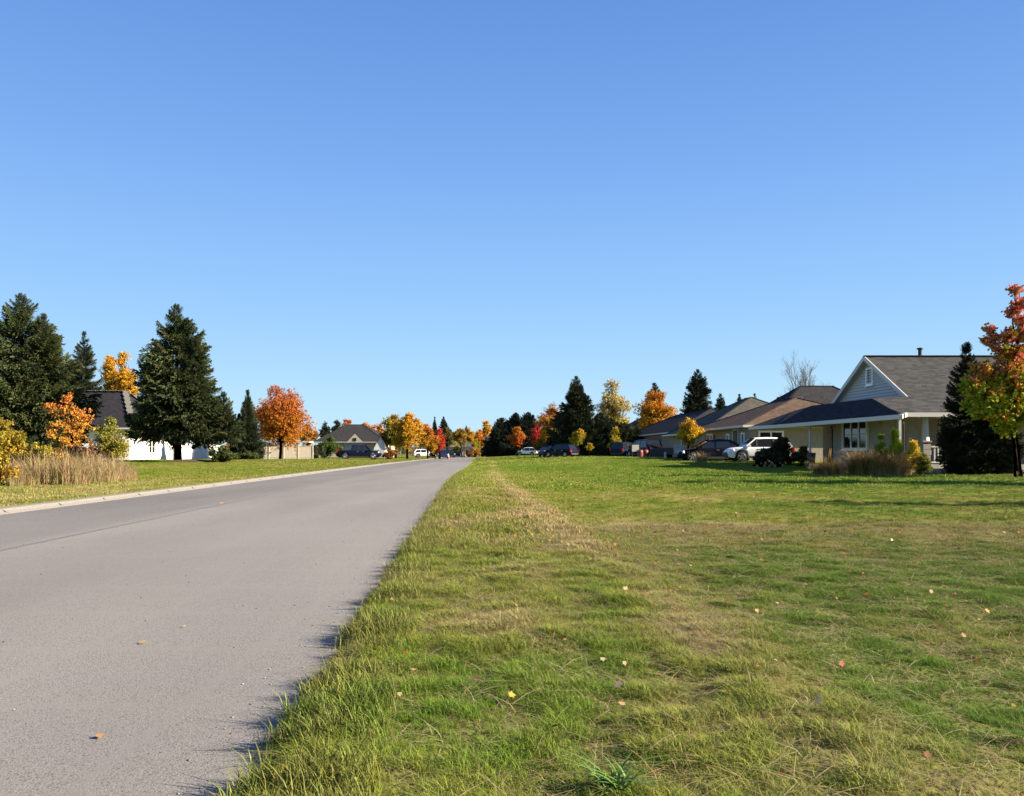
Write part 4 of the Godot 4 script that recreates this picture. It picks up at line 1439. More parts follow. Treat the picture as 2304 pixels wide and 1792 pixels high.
func terrain() -> void:
	var ds := []
	var d := -40.0
	while d < 900.0:
		ds.append(d)
		d += 8.0 if d < -8.0 else (1.0 if d < 0.9 else (0.10 if d < 9.0 else (0.25 if d < 25.0 else (1.0 if d < 70.0 else (4.0 if d < 200.0 else 40.0)))))
	var us := []  # negative: left of the kerb, 0..1 the road, then the right
	for k in [700.0, 300.0, 150.0, 90.0, 60.0, 40.0, 28.0, 20.0, 15.0, 12.0, 10.0, 8.0, 7.0, 6.0, 5.0, 4.0, 3.2, 2.5, 2.0, 1.5, 1.0, 0.6, 0.3, 0.0]:
		us.append(-1000.0 - k)
	us.append_array([0.0, 0.5, 1.0])
	var u := 0.02
	while u < 700.0:
		us.append(1000.0 + u)
		u += 0.06 if u < 0.4 else (0.12 if u < 7.0 else (0.4 if u < 16.0 else (2.0 if u < 40.0 else 60.0)))
	var at := func(q: float, dd: float) -> Vector3:
		var x := 0.0
		if q <= -999.0:
			x = edge_left(dd) - 0.24 + (q + 1000.0)
		elif q < 999.0:
			x = lerpf(edge_left(dd) - 0.1, edge_right(dd) - 0.03, q)
		else:
			x = edge_right(dd) + q - 1000.0
		return Vector3(x, ground(x, dd), -dd)
	var col := func(x: float, dd: float) -> Color:
		var g := grass_color(x, dd, smoothstep(60.0, 120.0, dd) * 0.5)
		var soil := Color(0.105, 0.085, 0.050)
		var uu := x - edge_right(dd)
		if uu > 0.0 and uu < 0.12:
			return Color(0.055, 0.045, 0.035)  # dirt at the asphalt edge, with the shadow under the grass painted in
		return soil.lerp(g, 0.45 + 0.4 * smoothstep(4.0, 25.0, dd))
	var m := StandardMaterial3D.new()
	m.vertex_color_use_as_albedo = true
	m.roughness = 0.95
	m.metallic_specular = 0.1
	m.albedo_texture = noise_tex(FastNoiseLite.TYPE_SIMPLEX_SMOOTH, 0.06, [[0.2, 0.55], [0.55, 0.95], [0.85, 1.0, 0.95, 0.85]], 1024)
	m.uv1_triplanar = true
	m.uv1_world_triplanar = true
	m.uv1_scale = Vector3.ONE * 0.45
	m.heightmap_enabled = true
	m.heightmap_texture = m.albedo_texture
	m.heightmap_scale = 2.5
	tag(grid_sheet("ground", m, us, ds, at, col), "grassy ground with worn straw patches on both sides of the road", "ground")

	# the asphalt
	var a := StandardMaterial3D.new()
	a.vertex_color_use_as_albedo = true
	a.roughness = 0.85
	a.metallic_specular = 0.25
	a.albedo_texture = noise_tex(FastNoiseLite.TYPE_CELLULAR, 0.17, [[0.0, 0.40], [0.12, 0.72], [0.5, 0.84], [0.88, 0.93], [0.97, 1.0], [1.0, 1.0]], 1024)
	a.uv1_triplanar = true
	a.uv1_world_triplanar = true
	a.uv1_scale = Vector3.ONE * 1.1
	a.heightmap_enabled = true
	a.heightmap_texture = noise_tex(FastNoiseLite.TYPE_CELLULAR, 0.20, [[0.0, 0.0], [1.0, 1.0]], 1024, false, 8)
	a.heightmap_scale = 0.10
	var ru := []
	for k in 15:
		ru.append(k / 14.0)
	var ra := func(q: float, dd: float) -> Vector3:
		var x := lerpf(edge_left(dd) - 0.02, edge_right(dd) + (0.05 * noise_fine.get_noise_2d(dd * 2.0, 9.0) + 0.02 if dd < 60.0 else 0.02), q)
		return Vector3(x, road_height(dd) + 0.004, -dd)
	var rc := func(x: float, dd: float) -> Color:
		var k := 1.0 + noise_mid.get_noise_2d(x * 1.2, dd * 0.3) * 0.12 + noise_big.get_noise_2d(x * 2.0, dd) * 0.10
		var f := (x - edge_left(dd)) / (edge_right(dd) - edge_left(dd))
		if f < 0.415:
			k *= 0.93
			return Color(0.207 * k, 0.196 * k, 0.182 * k)
		k *= 1.0 + 0.05 * exp(-pow((f - 0.80) / 0.1, 2.0)) - 0.03 * exp(-pow((f - 0.62) / 0.06, 2.0))
		return Color(0.236 * k, 0.222 * k, 0.203 * k)
	var rd := []
	d = -40.0
	while d < 420.0:
		rd.append(d)
		d += 4.0 if d < 0.0 else (0.12 if d < 8.0 else (0.3 if d < 30.0 else (1.5 if d < 100.0 else 5.0)))
	tag(grid_sheet("road", a, ru, rd, ra, rc), "grey asphalt road running to the vanishing point", "road")
	# sealed joint between the lanes
	var seam := func(q: float, dd: float) -> Vector3:
		var x := lerpf(edge_left(dd), edge_right(dd), 0.413) + (q - 0.5) * 0.045 + 0.012 * noise_fine.get_noise_2d(dd, 5.0)
		return Vector3(x, road_height(dd) + 0.008, -dd)
	tag(grid_sheet("road_joint", mat(0.13, 0.13, 0.13, 0.8), [0.0, 1.0], rd.filter(func(e): return e > 4.0 and e < 150.0), seam, func(_x, _d): return Color.WHITE), "thin dark sealed joint between the two lanes", "road joint")
	# side road at the far end
	var ss := func(q: float, dd: float) -> Vector3:
		var x := lerpf(edge_right(232.0) - 1.0, 70.0, q)
		return Vector3(x, ground(x, dd) + 0.10 + 0.01 * q, -dd)
	var su := []
	for k in 24:
		su.append(k / 23.0)
	tag(grid_sheet("side_road", a, su, [228.0, 230.0, 232.0, 234.0, 236.0], ss, func(_x, _d): return Color(0.25, 0.24, 0.23)), "pale side road turning off to the right at the far end", "road")

	# loose grit on the asphalt, thickest along the ragged edge
	rng.seed = 61
	var grit := Copies3D.new()
	for k in 5200:
		d = sqrt(rng.randf_range(1.8 * 1.8, 20.0 * 20.0))
		var x := edge_right(d) + 0.06 - 0.30 * pow(rng.randf(), 3.0)
		var tone := Color(0.10, 0.085, 0.065).lerp(Color(0.28, 0.25, 0.21), rng.randf())
		if k % 4 == 0:
			x = edge_right(d) - rng.randf_range(0.0, 7.0)
			tone = Color(0.05, 0.045, 0.04) if k % 8 == 0 else Color(0.28, 0.26, 0.24)
		grit.add(Basis(rdir(), rng.randf() * TAU).scaled(Vector3(1.0, 0.6, 1.3) * rng.randf_range(0.002, 0.0065)), Vector3(x, road_height(d) + 0.006, -d), tone)
	var pebble := Shape.new()
	pebble.lathe([Vector2(0.0, -0.8), Vector2(0.9, -0.3), Vector2(0.8, 0.4), Vector2(0.0, 0.7)], Vector3.ZERO, Basis(), 6)
	tag(scatter("road_grit", pebble.mesh(), M.grit, grit, self), "loose grit and crumbs along the right edge of the asphalt", "gravel", "", "stuff")

	# the kerb, stone by stone
	var kerb := Node3D.new()
	kerb.name = "kerb"
	add_child(kerb)
	tag(kerb, "low pale concrete kerb along the left side of the road", "kerb", "", "structure")
	d = 9.5
	while d < 190.0:
		var e := d + 1.78
		var s := Shape.new()
		var p0 := Vector3(edge_left(d + 0.006), road_height(d), -d - 0.006)
		var p1 := Vector3(edge_left(e - 0.006), road_height(e), -e + 0.006)
		var j := 0.006 * sin(d * 7.0)
		var prof := [Vector2(0.10, 0.0), Vector2(0.08, 0.02), Vector2(0.0, 0.04), Vector2(-0.02, 0.075), Vector2(-0.05, 0.088), Vector2(-0.20, 0.092), Vector2(-0.24, 0.07), Vector2(-0.24, -0.05)]
		var r0 := []
		var r1 := []
		for q in prof:
			r0.append(p0 + Vector3(q.x, q.y + j, 0))
			r1.append(p1 + Vector3(q.x, q.y + j, 0))
		s.loft([r0, r1], (p0 + p1) * 0.5 - Vector3(0.1, 0.1, 0))
		s.face(r0, Vector3(0, 0, 1))
		s.face(r1, Vector3(0, 0, -1))
		part("kerb_stone", s, M.concrete, kerb)
		d = e


# ---------------------------------------------------------------- trees
func trees() -> void:
	var dark := Color(0.056, 0.076, 0.028)
	var bluish := Color(0.042, 0.058, 0.028)
	var deep := Color(0.042, 0.055, 0.023)
	var gold := [Color(0.42, 0.24, 0.02), Color(0.55, 0.31, 0.02), Color(0.58, 0.30, 0.025)]
	var amber := [Color(0.40, 0.17, 0.02), Color(0.55, 0.22, 0.02), Color(0.55, 0.20, 0.03)]
	var orange := [Color(0.50, 0.22, 0.015), Color(0.52, 0.20, 0.02), Color(0.46, 0.15, 0.025), Color(0.42, 0.11, 0.04)]
	var red := [Color(0.50, 0.05, 0.015), Color(0.52, 0.05, 0.03), Color(0.50, 0.06, 0.04)]
	var olive := [Color(0.13, 0.13, 0.02), Color(0.25, 0.19, 0.02), Color(0.36, 0.24, 0.02)]
	var ev := "conifers left of the road"
	# left of the road
	conifer("spruce_tree", "very tall dark spruce cut by the left edge of the photograph", ev, 48, 60.0, [[0.0, 0.0, 1.2, 12.8, 4.4], [1.9, 0.4, 2.5, 11.2, 3.2], [-2.6, 0.5, 1.5, 9.5, 3.4], [1.0, 1.5, 0.8, 7.5, 3.2]], dark, 101, 0.74)
	conifer("spruce_tree", "smaller slender spruce rising behind the white house roof on the left", ev, 189, 96.0, [[0.0, 0.0, 2.0, 15.6, 3.0]], bluish, 102)
	conifer("spruce_tree", "huge irregular spruce in front of the white fence, tallest tree on the left lawn", ev, 402, 60.0, [[-0.15, 0.0, 2.4, 12.0, 3.6], [1.55, 0.2, 4.6, 9.3, 1.55], [-1.45, 0.2, 5.2, 9.2, 1.45], [3.5, 0.3, 1.8, 5.3, 1.5], [-1.4, 0.8, 2.3, 5.2, 2.2]], dark, 103, 0.76)
	conifer("cedar_tree", "dense dark cedar between the huge spruce and the orange maple", ev, 557, 82.0, [[0.0, 0.0, 0.3, 7.3, 1.55], [0.5, 0.4, 0.2, 5.0, 1.15], [-0.8, 0.3, 0.3, 4.8, 1.4]], bluish, 104, 1.0, 0.35)
	deciduous("aspen_tree", "golden aspen behind the white house roof, left of the huge spruce", "", 280, 100.0, 786, 62, 6.0, pick(gold), 105, {"n": 1300, "size": 0.42, "lobes": 14, "pointed": 0.2})
	deciduous("aspen_tree", "second golden aspen crown close beside the first, lower and to the left", "", 248, 102.0, 794, 60, 6.0, pick(gold), 106, {"n": 1100, "size": 0.42, "lobes": 12, "pointed": 0.2})
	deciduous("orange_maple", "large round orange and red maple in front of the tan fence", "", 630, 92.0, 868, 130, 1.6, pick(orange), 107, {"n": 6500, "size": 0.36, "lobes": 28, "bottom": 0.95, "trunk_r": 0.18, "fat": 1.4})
	deciduous("sapling", "slender orange leaved sapling standing in tall dead grass on the left", "", 158, 31.0, 880, 112, 1.5, pick([Color(0.55, 0.30, 0.03), Color(0.58, 0.27, 0.04), Color(0.55, 0.20, 0.05)]), 108, {"n": 300, "size": 0.20, "lobes": 14, "trunk_r": 0.04, "bottom": 0.5, "fat": 0.95})
	shrub("yellow_shrub", "yellow leaved bush at the very left edge of the photograph", -6, 21.3, 930, 96, pick([Color(0.46, 0.26, 0.03), Color(0.36, 0.27, 0.03), Color(0.26, 0.20, 0.03)]), 109, {"n": 1100, "size": 0.17, "lobes": 16, "fat": 1.0})
	shrub("yellow_shrub", "low yellow green shrub between the left edge bush and the orange sapling", 80, 27.5, 1002, 110, pick([Color(0.26, 0.19, 0.03), Color(0.32, 0.26, 0.03)]), 110, {"n": 700, "size": 0.2})
	shrub("tall_shrub", "upright shrub with yellow green leaves in front of the white house wall", 254, 41.0, 938, 80, pick([Color(0.30, 0.22, 0.03), Color(0.24, 0.22, 0.03), Color(0.20, 0.20, 0.03)]), 111, {"n": 750, "size": 0.26, "stems": 5, "lobes": 12})
	shrub("bramble_bush", "reddish bare bramble bush behind the orange sapling", 195, 40.0, 990, 95, pick([Color(0.20, 0.11, 0.07), Color(0.26, 0.13, 0.06)]), 112, {"n": 260, "size": 0.2, "stems": 7, "lobes": 14})
	var juniper := pick([Color(0.05, 0.07, 0.02), Color(0.10, 0.12, 0.03)])
	shrub("juniper_shrub", "spreading green juniper beside the mulch bed under the huge spruce", 492, 56.5, 1008, 72, juniper, 113, {"n": 900, "size": 0.3})
	shrub("juniper_shrub", "low green shrub at the foot of the cedar by the tan fence", 560, 78.0, 1017, 42, juniper, 114, {"n": 300, "size": 0.26})
	var bed := Shape.new()
	bed.lathe([Vector2(2.3, -0.1), Vector2(2.0, 0.06), Vector2(1.3, 0.14), Vector2(0.0, 0.2)], Vector3.ZERO, Basis().scaled(Vector3(1.0, 1.0, 0.75)), 28)
	var bo := part("mulch_bed", bed, M.mulch, self)
	bo.position = on_ground(430, 57.5)
	tag(bo, "reddish brown mulch bed around the huge spruce", "mulch bed")
	shrub("round_bush", "rounded dense green bush left of the pickup truck", 741, 112.0, 984, 56, pick([Color(0.05, 0.08, 0.015), Color(0.08, 0.125, 0.02)]), 115, {"n": 1300, "size": 0.4, "lobes": 12})
	shrub("round_bush", "dark spiky grey green shrub left of the rounded bush", 715, 108.0, 1004, 48, pick([Color(0.03, 0.04, 0.02), Color(0.07, 0.085, 0.045)]), 116, {"n": 420, "size": 0.35})
	shrub("russet_hedge", "low russet hedge just right of the pickup truck", 878, 112.0, 1012, 42, pick([Color(0.20, 0.08, 0.03), Color(0.32, 0.13, 0.03)]), 117, {"n": 700, "size": 0.34})
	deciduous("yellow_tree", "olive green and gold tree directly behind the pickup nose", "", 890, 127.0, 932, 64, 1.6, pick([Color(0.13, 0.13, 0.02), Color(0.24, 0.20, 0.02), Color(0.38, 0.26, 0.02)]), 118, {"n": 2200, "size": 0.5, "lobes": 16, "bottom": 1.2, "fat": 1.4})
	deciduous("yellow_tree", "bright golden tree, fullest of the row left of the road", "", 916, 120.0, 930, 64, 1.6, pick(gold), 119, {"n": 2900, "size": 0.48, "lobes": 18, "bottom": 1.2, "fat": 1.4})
	deciduous("yellow_tree", "amber tree between the golden tree and the red tree", "", 962, 136.0, 955, 46, 1.6, pick([Color(0.40, 0.24, 0.02), Color(0.46, 0.22, 0.02), Color(0.50, 0.14, 0.03)]), 120, {"n": 1600, "size": 0.5, "bottom": 1.1, "fat": 1.4})
	deciduous("red_tree", "vivid scarlet tree at the left kerb above the blue cars", "", 990, 141.0, 964, 29, 1.0, pick(red), 121, {"n": 1300, "size": 0.45, "lobes": 12})
	shrub("brown_bush", "brown leaved bush right of the white car on the left", 976, 150.0, 1004, 20, pick([Color(0.14, 0.08, 0.03), Color(0.22, 0.12, 0.03)]), 122, {"n": 300, "size": 0.4})
	var bgl := "trees behind the left houses"
	deciduous("background_tree", "orange treetop above the beige house ridge", bgl, 780, 185.0, 943, 28, 3.0, pick(orange), 123, {"n": 700, "size": 0.7})
	deciduous("background_tree", "wide amber treetop right of the beige house ridge", bgl, 828, 190.0, 952, 44, 2.5, pick(amber), 124, {"n": 900, "size": 0.75})
	deciduous("background_tree", "narrow orange treetop just left of the golden row", bgl, 855, 186.0, 953, 14, 3.0, pick(amber), 125, {"n": 350, "size": 0.6})
	deciduous("background_tree", "dark green round treetop above the left end of the beige house", bgl, 733, 180.0, 950, 22, 3.0, pick([Color(0.03, 0.04, 0.02), Color(0.04, 0.05, 0.025)]), 126, {"n": 500, "size": 0.7})
	deciduous("background_tree", "dark grey green treetop at the peak of the beige house", bgl, 757, 182.0, 945, 24, 3.0, pick([Color(0.035, 0.045, 0.025), Color(0.05, 0.055, 0.03)]), 127, {"n": 500, "size": 0.7})
	deciduous("background_tree", "rust brown tree between the orange maple and the beige house", bgl, 693, 160.0, 956, 40, 2.0, pick([Color(0.16, 0.11, 0.03), Color(0.28, 0.13, 0.03)]), 128, {"n": 800, "size": 0.6})
	conifer("cypress_tree", "narrow dark conifer behind the scarlet tree", ev, 978, 225.0, [[0, 0, 1.0, 11.0, 1.9]], bluish, 129, 1.0, 0.5)
	conifer("spruce_tree", "pointed dark conifer just right of the narrow one, behind the scarlet tree", ev, 998, 228.0, [[0, 0, 1.0, 11.2, 3.0]], deep, 130)
	deciduous("background_tree", "olive brown tree right of the scarlet tree", bgl, 1006, 205.0, 962, 26, 2.0, pick([Color(0.08, 0.09, 0.03), Color(0.15, 0.12, 0.03)]), 131, {"n": 700, "size": 0.7})
	# the far end of the road
	var end := "trees at the far end of the road"
	deciduous("end_tree", "ochre tree with bare trunks at the far left end of the road", end, 1036, 200.0, 964, 32, 2.6, pick([Color(0.26, 0.16, 0.04), Color(0.38, 0.22, 0.03)]), 132, {"n": 900, "size": 0.7, "stems": 2})
	deciduous("end_tree", "golden tree beside the ochre tree at the end of the road", end, 1056, 212.0, 962, 24, 2.0, pick(gold), 133, {"n": 700, "size": 0.7})
	conifer("spruce_tree", "tiny conifer tip above the ochre trees at the end of the road", end, 1049, 265.0, [[0, 0, 2.0, 9.8, 2.0]], bluish, 134)
	deciduous("end_tree", "tall golden tree in the gap at the end of the road", end, 1092, 225.0, 946, 27, 2.0, pick(gold), 135, {"n": 900, "size": 0.75})
	deciduous("end_tree", "second tall golden tree in the gap, nearer to the dark conifers", end, 1124, 230.0, 942, 24, 3.0, pick(gold), 136, {"n": 800, "size": 0.75})
	deciduous("end_tree", "small gold tree in front of the two tall golden ones", end, 1081, 214.0, 966, 22, 1.5, pick(amber), 137, {"n": 500, "size": 0.65})
	deciduous("end_tree", "grey brown nearly leafless tree in front of the end house", end, 1112, 192.0, 976, 48, 0.8, pick([Color(0.13, 0.10, 0.07), Color(0.19, 0.15, 0.11)]), 138, {"n": 800, "size": 0.65, "bark": M.grey_bark})
	for e in [[1012, 968, 34, "olive brown", 0], [1048, 974, 36, "rust brown", 1], [1076, 970, 34, "ochre", 2], [1104, 964, 36, "olive green", 0], [1136, 960, 34, "dark amber", 3], [1150, 972, 30, "dull green", 0]]:
		deciduous("end_tree", "%s tree in the back row closing the view at the road end" % e[3], end, e[0], 262.0, e[1], e[2], 0.8, pick([olive, [Color(0.16, 0.10, 0.04), Color(0.26, 0.14, 0.04)], [Color(0.26, 0.18, 0.03), Color(0.40, 0.25, 0.03)], amber][e[4]]), 300 + int(e[0]), {"n": 800, "size": 0.8})
	deciduous("end_tree", "small olive tree at the left of the grey brown tree", end, 1070, 204.0, 990, 22, 1.0, pick(olive), 139, {"n": 400, "size": 0.6})
	shrub("yellow_bush", "round yellow bush by the posts at the end of the road", 1026, 186.0, 994, 15, pick([Color(0.40, 0.32, 0.02), Color(0.50, 0.40, 0.02)]), 140, {"n": 260, "size": 0.5})
	shrub("yellow_bush", "round yellow green bush right of the feather flag", 1068, 190.0, 994, 14, pick([Color(0.20, 0.22, 0.02), Color(0.34, 0.30, 0.02)]), 141, {"n": 260, "size": 0.5})
	shrub("orange_hedge", "low orange brown hedge under the feather flag", 1066, 178.0, 1008, 40, pick([Color(0.26, 0.13, 0.03), Color(0.40, 0.20, 0.03)]), 142, {"n": 700, "size": 0.5})
	deciduous("orange_tree", "small orange red tree on the lawn right of the road end", "", 1163, 148.0, 961, 34, 1.7, pick([Color(0.50, 0.10, 0.02), Color(0.52, 0.14, 0.02), Color(0.50, 0.24, 0.02)]), 143, {"n": 1000, "size": 0.5, "lobes": 12})
	for e in [[1129, 938, 4.2, "left"], [1160, 928, 4.4, "middle"], [1187, 928, 4.6, "right"]]:
		conifer("pine_tree", "dark dense pine behind the small orange tree, %s one of three" % e[3], end, e[0], 182.0, [[0, 0, 0.5, Y(e[1], 182.0) - 0.6, e[2]], [1.2, 0, 0.5, (Y(e[1], 182.0) - 0.6) * 0.75, e[2] * 0.8]], Color(0.028, 0.036, 0.022), 144 + int(e[0]))
	# right of the road
	deciduous("scarlet_tree", "narrow scarlet tree left of the yellow one beside the tall spruce", "", 1213, 142.0, 946, 27, 0.8, pick(red), 150, {"n": 1200, "size": 0.5, "fat": 1.5, "bottom": 0.3})
	deciduous("yellow_tree", "tall yellow and rust tree leaning against the left side of the tall spruce", "", 1242, 128.0, 916, 56, 0.8, pick([Color(0.36, 0.30, 0.02), Color(0.46, 0.30, 0.02), Color(0.42, 0.17, 0.02), Color(0.34, 0.13, 0.02)]), 151, {"n": 3000, "size": 0.5, "lobes": 22, "fat": 1.6, "bottom": 0.3})
	deciduous("olive_tree", "low olive green tree behind the navy suv", "", 1222, 130.0, 982, 44, 0.5, pick(olive), 152, {"n": 700, "size": 0.5})
	ev = "conifers right of the road"
	conifer("spruce_tree", "tall dark spruce with drooping boughs in the middle of the right tree line", ev, 1297, 99.0, [[0, 0, 0.6, Y(847, 99.0) - 0.6, 3.3], [0.4, 0.5, 0.3, 6.5, 3.3]], deep, 153)
	deciduous("birch_tree", "sparse pale yellow birch right of the tall spruce", "", 1382, 108.0, 850, 76, 2.5, pick([Color(0.30, 0.26, 0.03), Color(0.46, 0.34, 0.06), Color(0.50, 0.40, 0.14), Color(0.46, 0.38, 0.18)]), 154, {"n": 1300, "size": 0.42, "lobes": 22, "pointed": 0.65, "bark": M.pale_bark})
	conifer("cedar_tree", "dark spreading cedar under the pale birch", ev, 1352, 100.0, [[0, 0, 0.2, 5.6, 2.8], [1.6, 0.2, 0.2, 4.6, 2.4], [-1.4, 0, 0.2, 4.8, 2.2]], deep, 155)
	conifer("cedar_tree", "dark cedar left of the low roofed house gutter", ev, 1405, 98.0, [[0, 0, 0.2, 4.2, 2.6], [-1.3, 0.2, 0.2, 4.0, 2.2], [1.5, 0, 0.2, 3.6, 2.0]], deep, 156)
	shrub("yellow_shrub", "yellow shrub in front of the cedar below the pale birch", 1388, 95.0, 962, 36, pick([Color(0.20, 0.22, 0.02), Color(0.40, 0.28, 0.02)]), 157, {"n": 500, "size": 0.4})
	conifer("spruce_tree", "slim spruce partly hidden by the big amber tree", ev, 1472, 126.0, [[0, 0, 2.0, Y(862, 126.0) - 0.6, 3.2]], deep, 158)
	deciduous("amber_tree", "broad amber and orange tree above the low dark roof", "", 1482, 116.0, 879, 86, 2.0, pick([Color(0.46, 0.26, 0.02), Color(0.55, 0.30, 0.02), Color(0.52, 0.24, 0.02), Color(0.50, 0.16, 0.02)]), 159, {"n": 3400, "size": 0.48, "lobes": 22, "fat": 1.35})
	conifer("spruce_tree", "full conical spruce behind the grey green roof", ev, 1570, 122.0, [[0, 0, 2.0, Y(832, 122.0) - 0.6, 3.7]], Color(0.024, 0.034, 0.015), 160)
	conifer("spruce_tree", "small spruce just right of the full conical one behind the roofs", ev, 1621, 124.0, [[0, 0, 2.0, Y(886, 124.0) - 0.6, 2.2]], bluish, 161)
	conifer("spruce_tree", "small treetop above the left slope of the grey green roof peak", ev, 1664, 145.0, [[0, 0, 4.0, Y(887, 145.0) - 0.6, 1.8]], deep, 162)
	conifer("spruce_tree", "small treetop right at the grey green roof peak", ev, 1698, 145.0, [[0, 0, 4.0, Y(886, 145.0) - 0.6, 1.6]], deep, 163)
	deciduous("background_tree", "reddish brown treetop between the green and the brown roofs", "", 1755, 140.0, 886, 14, 5.0, pick([Color(0.16, 0.07, 0.04), Color(0.18, 0.08, 0.04)]), 164, {"n": 250, "size": 0.5})
	bare_tree("bare_tree", "tall leafless tree behind the brown hip roof", 1802, 96.0, 818, 0.5, 165, "leafless trees behind the roofs")
	bare_tree("bare_tree", "lower leafless tree just right of the tall leafless one", 1836, 98.0, 856, 0.7, 166, "leafless trees behind the roofs")
	deciduous("sapling", "small bright yellow tree before the low house, left of the black sedan", "", 1549, 59.0, 943, 70, 1.05, pick([Color(0.52, 0.36, 0.02), Color(0.60, 0.38, 0.02), Color(0.60, 0.34, 0.03)]), 167, {"n": 1100, "size": 0.30, "lobes": 16, "trunk_r": 0.07})
	deciduous("sapling", "yellow green sapling on a straight pale trunk right of the navy suv", "", 1302, 79.0, 967, 36, 1.25, pick([Color(0.28, 0.26, 0.02), Color(0.36, 0.28, 0.02), Color(0.45, 0.26, 0.02)]), 168, {"n": 560, "size": 0.30, "lobes": 12, "trunk_r": 0.05, "bark": M.pale_bark, "pointed": 0.4})
	deciduous("sapling", "tiny yellow sapling with two stems right of the straight sapling", "", 1326, 82.0, 1000, 22, 0.8, pick([Color(0.50, 0.36, 0.02), Color(0.55, 0.36, 0.02)]), 169, {"n": 220, "size": 0.24, "stems": 2, "trunk_r": 0.035, "lobes": 8})
	# the nearest pair at the right edge
	conifer("yew_tree", "black green yew at the right edge, behind the maple", ev, 2190, 31.5, [[-0.28, 0, 0.6, 5.25, 1.1], [0.35, 0.1, 0.05, 3.9, 1.25], [-0.25, 0.2, 0.05, 2.6, 0.85], [0.8, 0, 0.05, 2.7, 0.9]], Color(0.024, 0.031, 0.015), 170, 1.0, 0.1)
	var maple := func(rel: float, side: float, q: RandomNumberGenerator) -> Color:
		var f := rel + q.randfn() * 0.10
		var c := Color(0.26, 0.30, 0.015)
		if f > 0.70:
			c = Color(0.60, 0.13, 0.10).lerp(Color(0.62, 0.22, 0.09), q.randf())
		elif f > 0.58:
			c = Color(0.46, 0.28, 0.02).lerp(Color(0.46, 0.12, 0.03), q.randf() * q.randf() + (0.3 if f > 0.64 else 0.0))
		elif q.randf() < 0.10:
			c = Color(0.55, 0.22, 0.02)
		elif f > 0.3:
			c = Color(0.42, 0.36, 0.02).lerp(Color(0.20, 0.24, 0.015), q.randf())
		return vary(c, 0.25, q)
	maple_tree(maple)
	var out := "trees whose shadows cross the right lawn"
	deciduous("shade_tree", "slim tree beyond the right edge of the photograph", out, 4700, 12.0, -310, 340, 1.6, pick(gold), 180, {"n": 900, "size": 0.3, "pointed": 0.5})
	deciduous("shade_tree", "taller slim tree beyond the right edge, farther off", out, 3300, 21.0, 160, 260, 1.6, pick(amber), 181, {"n": 1200, "size": 0.34, "pointed": 0.4})


func maple_tree(tone: Callable) -> void:
	rng.seed = 171
	var at := on_ground(2288, 28.0) - Vector3(0, 0.04, 0)
	var o := thing("maple_tree", "young maple turning green, yellow and red, cut by the right edge of the photograph", "tree", at)
	var wood := Shape.new()
	wood.tube([Vector3(0.05, 0, 0), Vector3(0.05, 0.3, 0), Vector3(-0.02, 1.1, 0), Vector3(-0.12, 1.9, 0), Vector3(-0.1, 3.4, 0), Vector3(0.05, 5.0, 0), Vector3(0.1, 6.6, 0)], [0.17, 0.12, 0.10, 0.09, 0.06, 0.035, 0.01], 10)
	var lobes := [[-1.15, 2.75, 0.3, 0.85], [-0.6, 2.5, 0.5, 0.8], [0.1, 2.7, 0.4, 0.8], [0.9, 2.8, 0.3, 0.8], [1.5, 2.9, 0.0, 0.75], [-1.5, 3.35, 0.0, 0.55], [-0.9, 3.4, -0.2, 0.75], [-0.2, 3.4, 0.4, 0.7], [0.6, 3.5, 0.2, 0.75], [1.2, 3.6, -0.2, 0.7], [-0.35, 3.95, 0.1, 0.5], [-1.25, 3.9, 0.0, 0.35], [-0.55, 1.95, 0.3, 0.45], [0.5, 4.1, 0.1, 0.45],
		[-0.55, 4.55, 0.1, 0.33], [0.0, 4.5, 0.1, 0.36], [-0.85, 5.0, 0.0, 0.26], [-0.45, 5.1, 0.1, 0.30], [0.1, 5.1, 0.0, 0.36], [0.05, 5.6, 0.1, 0.30], [-0.18, 6.0, 0.0, 0.24], [0.2, 6.3, 0.0, 0.26], [-0.05, 6.75, 0.0, 0.17], [0.55, 5.2, 0.1, 0.4], [0.6, 5.7, 0.0, 0.3], [-1.1, 4.95, 0.0, 0.12], [-0.95, 5.35, 0.0, 0.12]]
	var k := Copies3D.new()
	for l in lobes:
		var c := Vector3(l[0], l[1], l[2])
		var a := Vector3(-0.1, clampf(l[1] - 0.7, 1.7, 5.6), 0)
		wood.tube([a, a.lerp(c, 0.55) + Vector3(0, -0.05, 0), c], [0.035, 0.02, 0.008], 5)
		for j in 5:
			wood.tube([a.lerp(c, rng.randf_range(0.5, 1.0)), c + rdir() * l[3]], [0.01, 0.004], 3)
		var n := int((215.0 if l[1] < 4.3 else 190.0) * l[3] * l[3]) + 14
		for j in n:
			var p: Vector3 = c + rdir() * Vector3(1.0, 0.8, 1.0) * l[3] * pow(rng.randf(), 0.4)
			k.add(Basis(rdir(), rng.randf() * TAU).scaled(Vector3.ONE * rng.randf_range(0.22, 0.38)), p, tone.call(p.y / 6.7, 0.0, rng))
	part("trunk", wood, M.bark, o)
	scatter("crown", clumps[3], M.leaf, k, o).set_meta("kind", "stuff")


